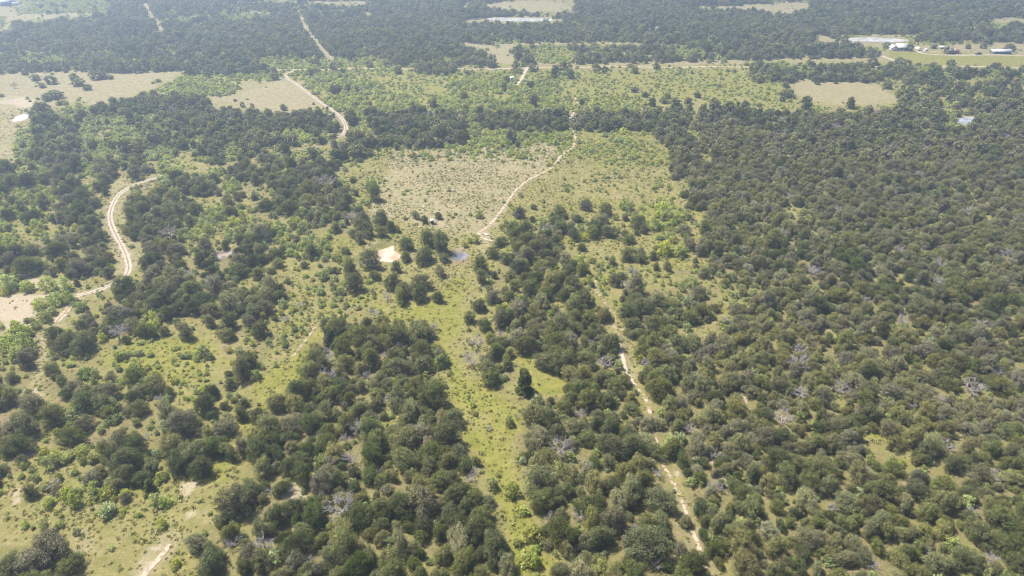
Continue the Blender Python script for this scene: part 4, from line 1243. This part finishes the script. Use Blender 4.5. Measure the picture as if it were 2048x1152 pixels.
# farmhouse
h = root("farmhouse", 1803, 101, "white-roofed farmhouse with a shaded porch at the head of the green lawn", "house", .08)
boxes("wall", [(-4.5, 0, -.5, 5, 7, 3.0)], M_WALL, h)
gable("roof", -4.7, -1.8, 5.2, 7.2, 3.0, 2.3, M_ROOF, h)
wg = boxes("side_wing", [(-9, -.6, -.5, -4.5, 4.5, 2.6)], M_WHITE, h)
gable("roof", -9, -.6, -4.5, 4.5, 2.6, 1.8, M_ROOF, wg, axis='y')
boxes("porch_floor", [(-4.4, -1.9, -.4, 5, 0, .25)], M_DECK, h)
for k in range(5):
    boxes("porch_post", [(-4.3 + k * 2.25, -1.8, .25, -4.15 + k * 2.25, -1.65, 2.75)], M_WHITE, h)
for k in range(3):
    w_ = boxes("window", [(-3.6 + k * 2.9, -.05, 1.0, -2.6 + k * 2.9, .02, 2.3)], M_WHITE, h)
    boxes("pane", [(-3.5 + k * 2.9, -.09, 1.1, -2.7 + k * 2.9, -.05, 2.2)], M_GLASS, w_)
boxes("door", [(-.45, -.06, .25, .5, .02, 2.35)], M_RED, h)
boxes("chimney", [(2.6, 3.4, 4.5, 3.2, 4.0, 6.0)], M_RED, h)
# carport with rounded roof
h = root("carport", 1839, 102, "small white carport with an arched roof right of the farmhouse", "carport", .05)
V, Q = [], []
for k in range(13):
    a = math.pi * k / 12
    for yy in (0, 4.5):
        V.append((1.9 * math.cos(a), yy, 1.5 + 1.2 * math.sin(a)))
        V.append((1.82 * math.cos(a), yy, 1.44 + 1.16 * math.sin(a)))
for k in range(12):
    s = k * 4
    Q += [(s, s + 2, s + 6, s + 4), (s + 1, s + 5, s + 7, s + 3), (s, s + 4, s + 5, s + 1), (s + 2, s + 3, s + 7, s + 6)]
link("roof", mesh_np("roof", V, Q, mat=M_WHITE), h)
for sx in (-1.86, 1.86):
    for yy in (.1, 4.3):
        boxes("post", [(sx - .06, yy, -.4, sx + .06, yy + .12, 1.5)], M_WHITE, h)
# white shed
h = root("garden_shed", 1852, 103, "tiny white garden shed beside the arched carport", "shed", 0)
boxes("wall", [(-1.2, 0, -.4, 1.2, 2, 1.9)], M_WHITE, h); gable("roof", -1.2, 0, 1.2, 2, 1.9, .6, M_ROOF, h, .15)
boxes("door", [(-.4, -.05, 0, .4, .0, 1.7)], M_WALL, h)
# pale trailer
h = root("livestock_trailer", 1885, 99.5, "long pale trailer parked between the shed and the red barn", "trailer", -.05)
boxes("body", [(-2.2, 0, .5, 2.2, 2, 2.1)], M_WHITE, h)
boxes("drawbar", [(2.2, .9, .55, 3.2, 1.1, .7)], M_DARK, h)
for sx in (-.9, .3):
    for yy in (-.12, 1.9):
        V, Q = [], []
        for k in range(12):
            a = 2 * math.pi * k / 12
            V += [(sx + .36 * math.cos(a), yy, .36 + .36 * math.sin(a)), (sx + .36 * math.cos(a), yy + .22, .36 + .36 * math.sin(a))]
        Q = [(2 * k, 2 * ((k + 1) % 12), 2 * ((k + 1) % 12) + 1, 2 * k + 1) for k in range(12)]
        V += [(sx, yy, .36), (sx, yy + .22, .36)]
        T_ = [(24, 2 * ((k + 1) % 12), 2 * k) for k in range(12)] + [(25, 2 * k + 1, 2 * ((k + 1) % 12) + 1) for k in range(12)]
        link("wheel", mesh_np("wheel", V, Q, T_, mat=M_DARK), h)
# red barn
h = root("red_barn", 1908, 108, "low red barn with a white roof half hidden behind a big oak", "barn", .03)
boxes("wall", [(-3.5, 0, -.5, 4, 5, 2.4)], M_RED, h); gable("roof", -3.6, 0, 1.2, 5, 2.4, 1.5, M_ROOF, h, .3)
boxes("lean_to_roof", [(1.7, -1, 2.42, 4.6, 5.2, 2.55)], M_RED, h)
boxes("door", [(-1.5, -.06, 0, .5, .0, 2.0)], M_WOOD, h)
# long teal shed
h = root("long_shed", 2003, 110, "long low shed with a white roof and teal front on the right", "shed", -.02)
boxes("wall", [(-6.2, 0, -.5, 7.6, 5, 2.2)], M_TEAL, h)
boxes("end_wall", [(-7.6, -.1, -.5, -6.2, 5.1, 2.2)], M_WHITE, h)
gable("roof", -8.4, -.3, 8.0, 5.3, 2.2, 1.2, M_ROOF, h, .4)
for k in range(4):
    boxes("sliding_door", [(-5.4 + k * 3.3, -.08, 0, -3.3 + k * 3.3, -.0, 1.95)], M_BLUE, h)
# warehouse at the far left corner
h = root("warehouse", 4, 13, "white-roofed warehouse with a blue side at the top left corner", "warehouse", .0)
boxes("wall", [(-16, 0, -.5, 9, 14, 4.5)], M_BLUE, h); gable("roof", -16, 0, 9, 14, 4.5, 2.6, M_ROOF, h, .6)
boxes("loading_door", [(-4, -.08, 0, 0, 0, 3.6)], M_WHITE, h)
boxes("annex", [(9.0, 3, -.5, 13.5, 11, 3.4)], M_WHITE, h)
# pipe corral beside the long shed
h = root("corral_fence", 2034, 106, "low pipe corral fence right of the long white-roofed shed", "fence", 0)
for k in range(7):
    boxes("post", [(-9 + k * 3, -.05, -.4, -8.9 + k * 3, .05, 1.3), (-9 + k * 3, 6.95, -.4, -8.9 + k * 3, 7.05, 1.3)], M_WOOD, h)
boxes("rail", [(-9, -.08, .55 + .6 * k, 9.1, -.05, .63 + .6 * k) for k in range(2)] + [(-9, 7.05, .55 + .6 * k, 9.1, 7.08, .63 + .6 * k) for k in range(2)], M_WHITE, h)
# parked vehicle by the barnyard
h = root("pickup_truck", 1956, 111, "small dark pickup parked on the farm lane left of the long shed", "truck", .05)
boxes("body", [(-2.5, -.9, .45, 2.5, .9, 1.0)], M_DARK, h); boxes("cab", [(-.5, -.8, 1.0, 1.3, .8, 1.65)], M_GLASS, h)
boxes("cab_roof", [(-.4, -.75, 1.65, 1.1, .75, 1.72)], M_DARK, h)
for sx in (-1.6, 1.6):
    for yy in (-.95, .73):
        V = []
        for k in range(12):
            a = 2 * math.pi * k / 12
            V += [(sx + .38 * math.cos(a), yy, .38 + .38 * math.sin(a)), (sx + .38 * math.cos(a), yy + .22, .38 + .38 * math.sin(a))]
        V += [(sx, yy, .38), (sx, yy + .22, .38)]
        Q = [(2 * k, 2 * ((k + 1) % 12), 2 * ((k + 1) % 12) + 1, 2 * k + 1) for k in range(12)]
        T_ = [(24, 2 * ((k + 1) % 12), 2 * k) for k in range(12)] + [(25, 2 * k + 1, 2 * ((k + 1) % 12) + 1) for k in range(12)]
        link("wheel", mesh_np("wheel", V, Q, T_, mat=M_DARK), h)
# dark green hut with white roof in the meadow
h = root("hut", 865, 450, "small dark green hut with a flat white roof in the meadow", "hut", .25)
boxes("wall", [(-.55, -.55, .25, .55, .55, 1.75)], M_GREEN, h)
boxes("roof", [(-.8, -.7, 1.75, .75, .75, 1.87)], M_WHITE, h)
boxes("window_opening", [(-.35, -.57, 1.15, .35, -.55, 1.5)], M_DARK, h)
for sx in (-.5, .42):
    for sy in (-.5, .42):
        boxes("leg", [(sx, sy, -.3, sx + .08, sy + .08, .25)], M_WOOD, h)
boxes("side_rack", [(-1.5, -.3, .5, -1.42, .3, .58), (-1.5, -.3, -.3, -1.44, -.24, .5), (-1.5, .24, -.3, -1.44, .3, .5), (-1.42, -.3, .52, -.55, -.24, .58)], M_WHITE, h)
# white trough beside the meadow track
h = root("water_trough", 974, 473, "long white trough beside the end of the meadow track", "trough", -.42)
boxes("basin", [(-.95, -.22, .15, .95, -.16, .55), (-.95, .16, .15, .95, .22, .55), (-.95, -.16, .15, -.89, .16, .55), (.89, -.16, .15, .95, .16, .55), (-.89, -.16, .15, .89, .16, .22)], M_WHITE, h)
boxes("stand", [(-.8, -.2, -.3, -.7, .2, .15), (.7, -.2, -.3, .8, .2, .15)], M_WOOD, h)
# white feed bag / block in the meadow
h = root("feed_bin", 848, 417, "tiny white feed bin alone in the dry meadow", "bin", .3)
boxes("body", [(-.3, -.25, -.1, .3, .25, .4)], M_WHITE, h); boxes("lid", [(-.34, -.29, .4, .34, .29, .46)], M_WHITE, h)
# camper and black tank at the top entrance track
h = root("camper_trailer", 1025, 160.5, "grey and white camper trailer in the brush left of the entrance track", "camper", .35)
boxes("body", [(-1.7, -1, .5, 1.6, 1, 2.3)], M_WALL, h); boxes("roof", [(-1.75, -1.05, 2.3, 1.65, 1.05, 2.42)], M_WHITE, h)
boxes("window", [(-1.2, -1.03, 1.3, -.3, -1.0, 1.9), (.4, -1.03, 1.3, 1.2, -1.0, 1.9)], M_GLASS, h)
boxes("step", [(-.3, -1.4, 0, .3, -1.0, .3)], M_DARK, h)
h = root("water_tank", 1043, 169, "small black tank at the lower end of the entrance track", "tank", 0)
V = []
for k in range(16):
    a = 2 * math.pi * k / 16
    V += [(.8 * math.cos(a), .8 * math.sin(a), -.3), (.8 * math.cos(a), .8 * math.sin(a), .95)]
V += [(0, 0, -.3), (0, 0, 1.15)]
Q = [(2 * k, 2 * ((k + 1) % 16), 2 * ((k + 1) % 16) + 1, 2 * k + 1) for k in range(16)]
T_ = [(32, 2 * ((k + 1) % 16), 2 * k) for k in range(16)] + [(33, 2 * k + 1, 2 * ((k + 1) % 16) + 1) for k in range(16)]
link("body", mesh_np("body", V, Q, T_, mat=M_DARK), h)
boxes("lid", [(-.25, -.25, 1.08, .25, .25, 1.2)], M_WHITE, h)

# ------------------------------------------------------------------ the air
if HAZE > 0:
    V = [(-2950, -450, -2), (2950, -450, -2), (2950, 2950, -2), (-2950, 2950, -2), (-2950, -450, 135), (2950, -450, 135), (2950, 2950, 135), (-2950, 2950, 135)]
    Q = [(0, 3, 2, 1), (4, 5, 6, 7), (0, 1, 5, 4), (1, 2, 6, 5), (2, 3, 7, 6), (3, 0, 4, 7)]
    m, nt, out = new_mat("haze")
    pv = N(nt, "ShaderNodeVolumePrincipled")
    pv.inputs["Color"].default_value = (0.60, 0.75, 1.0, 1)
    pv.inputs["Density"].default_value = HAZE
    pv.inputs["Anisotropy"].default_value = 0.55
    nt.links.new(pv.outputs[0], out.inputs["Volume"])
    hz = tag(link("haze", mesh_np("haze", V, Q, mat=m)), kind="stuff")
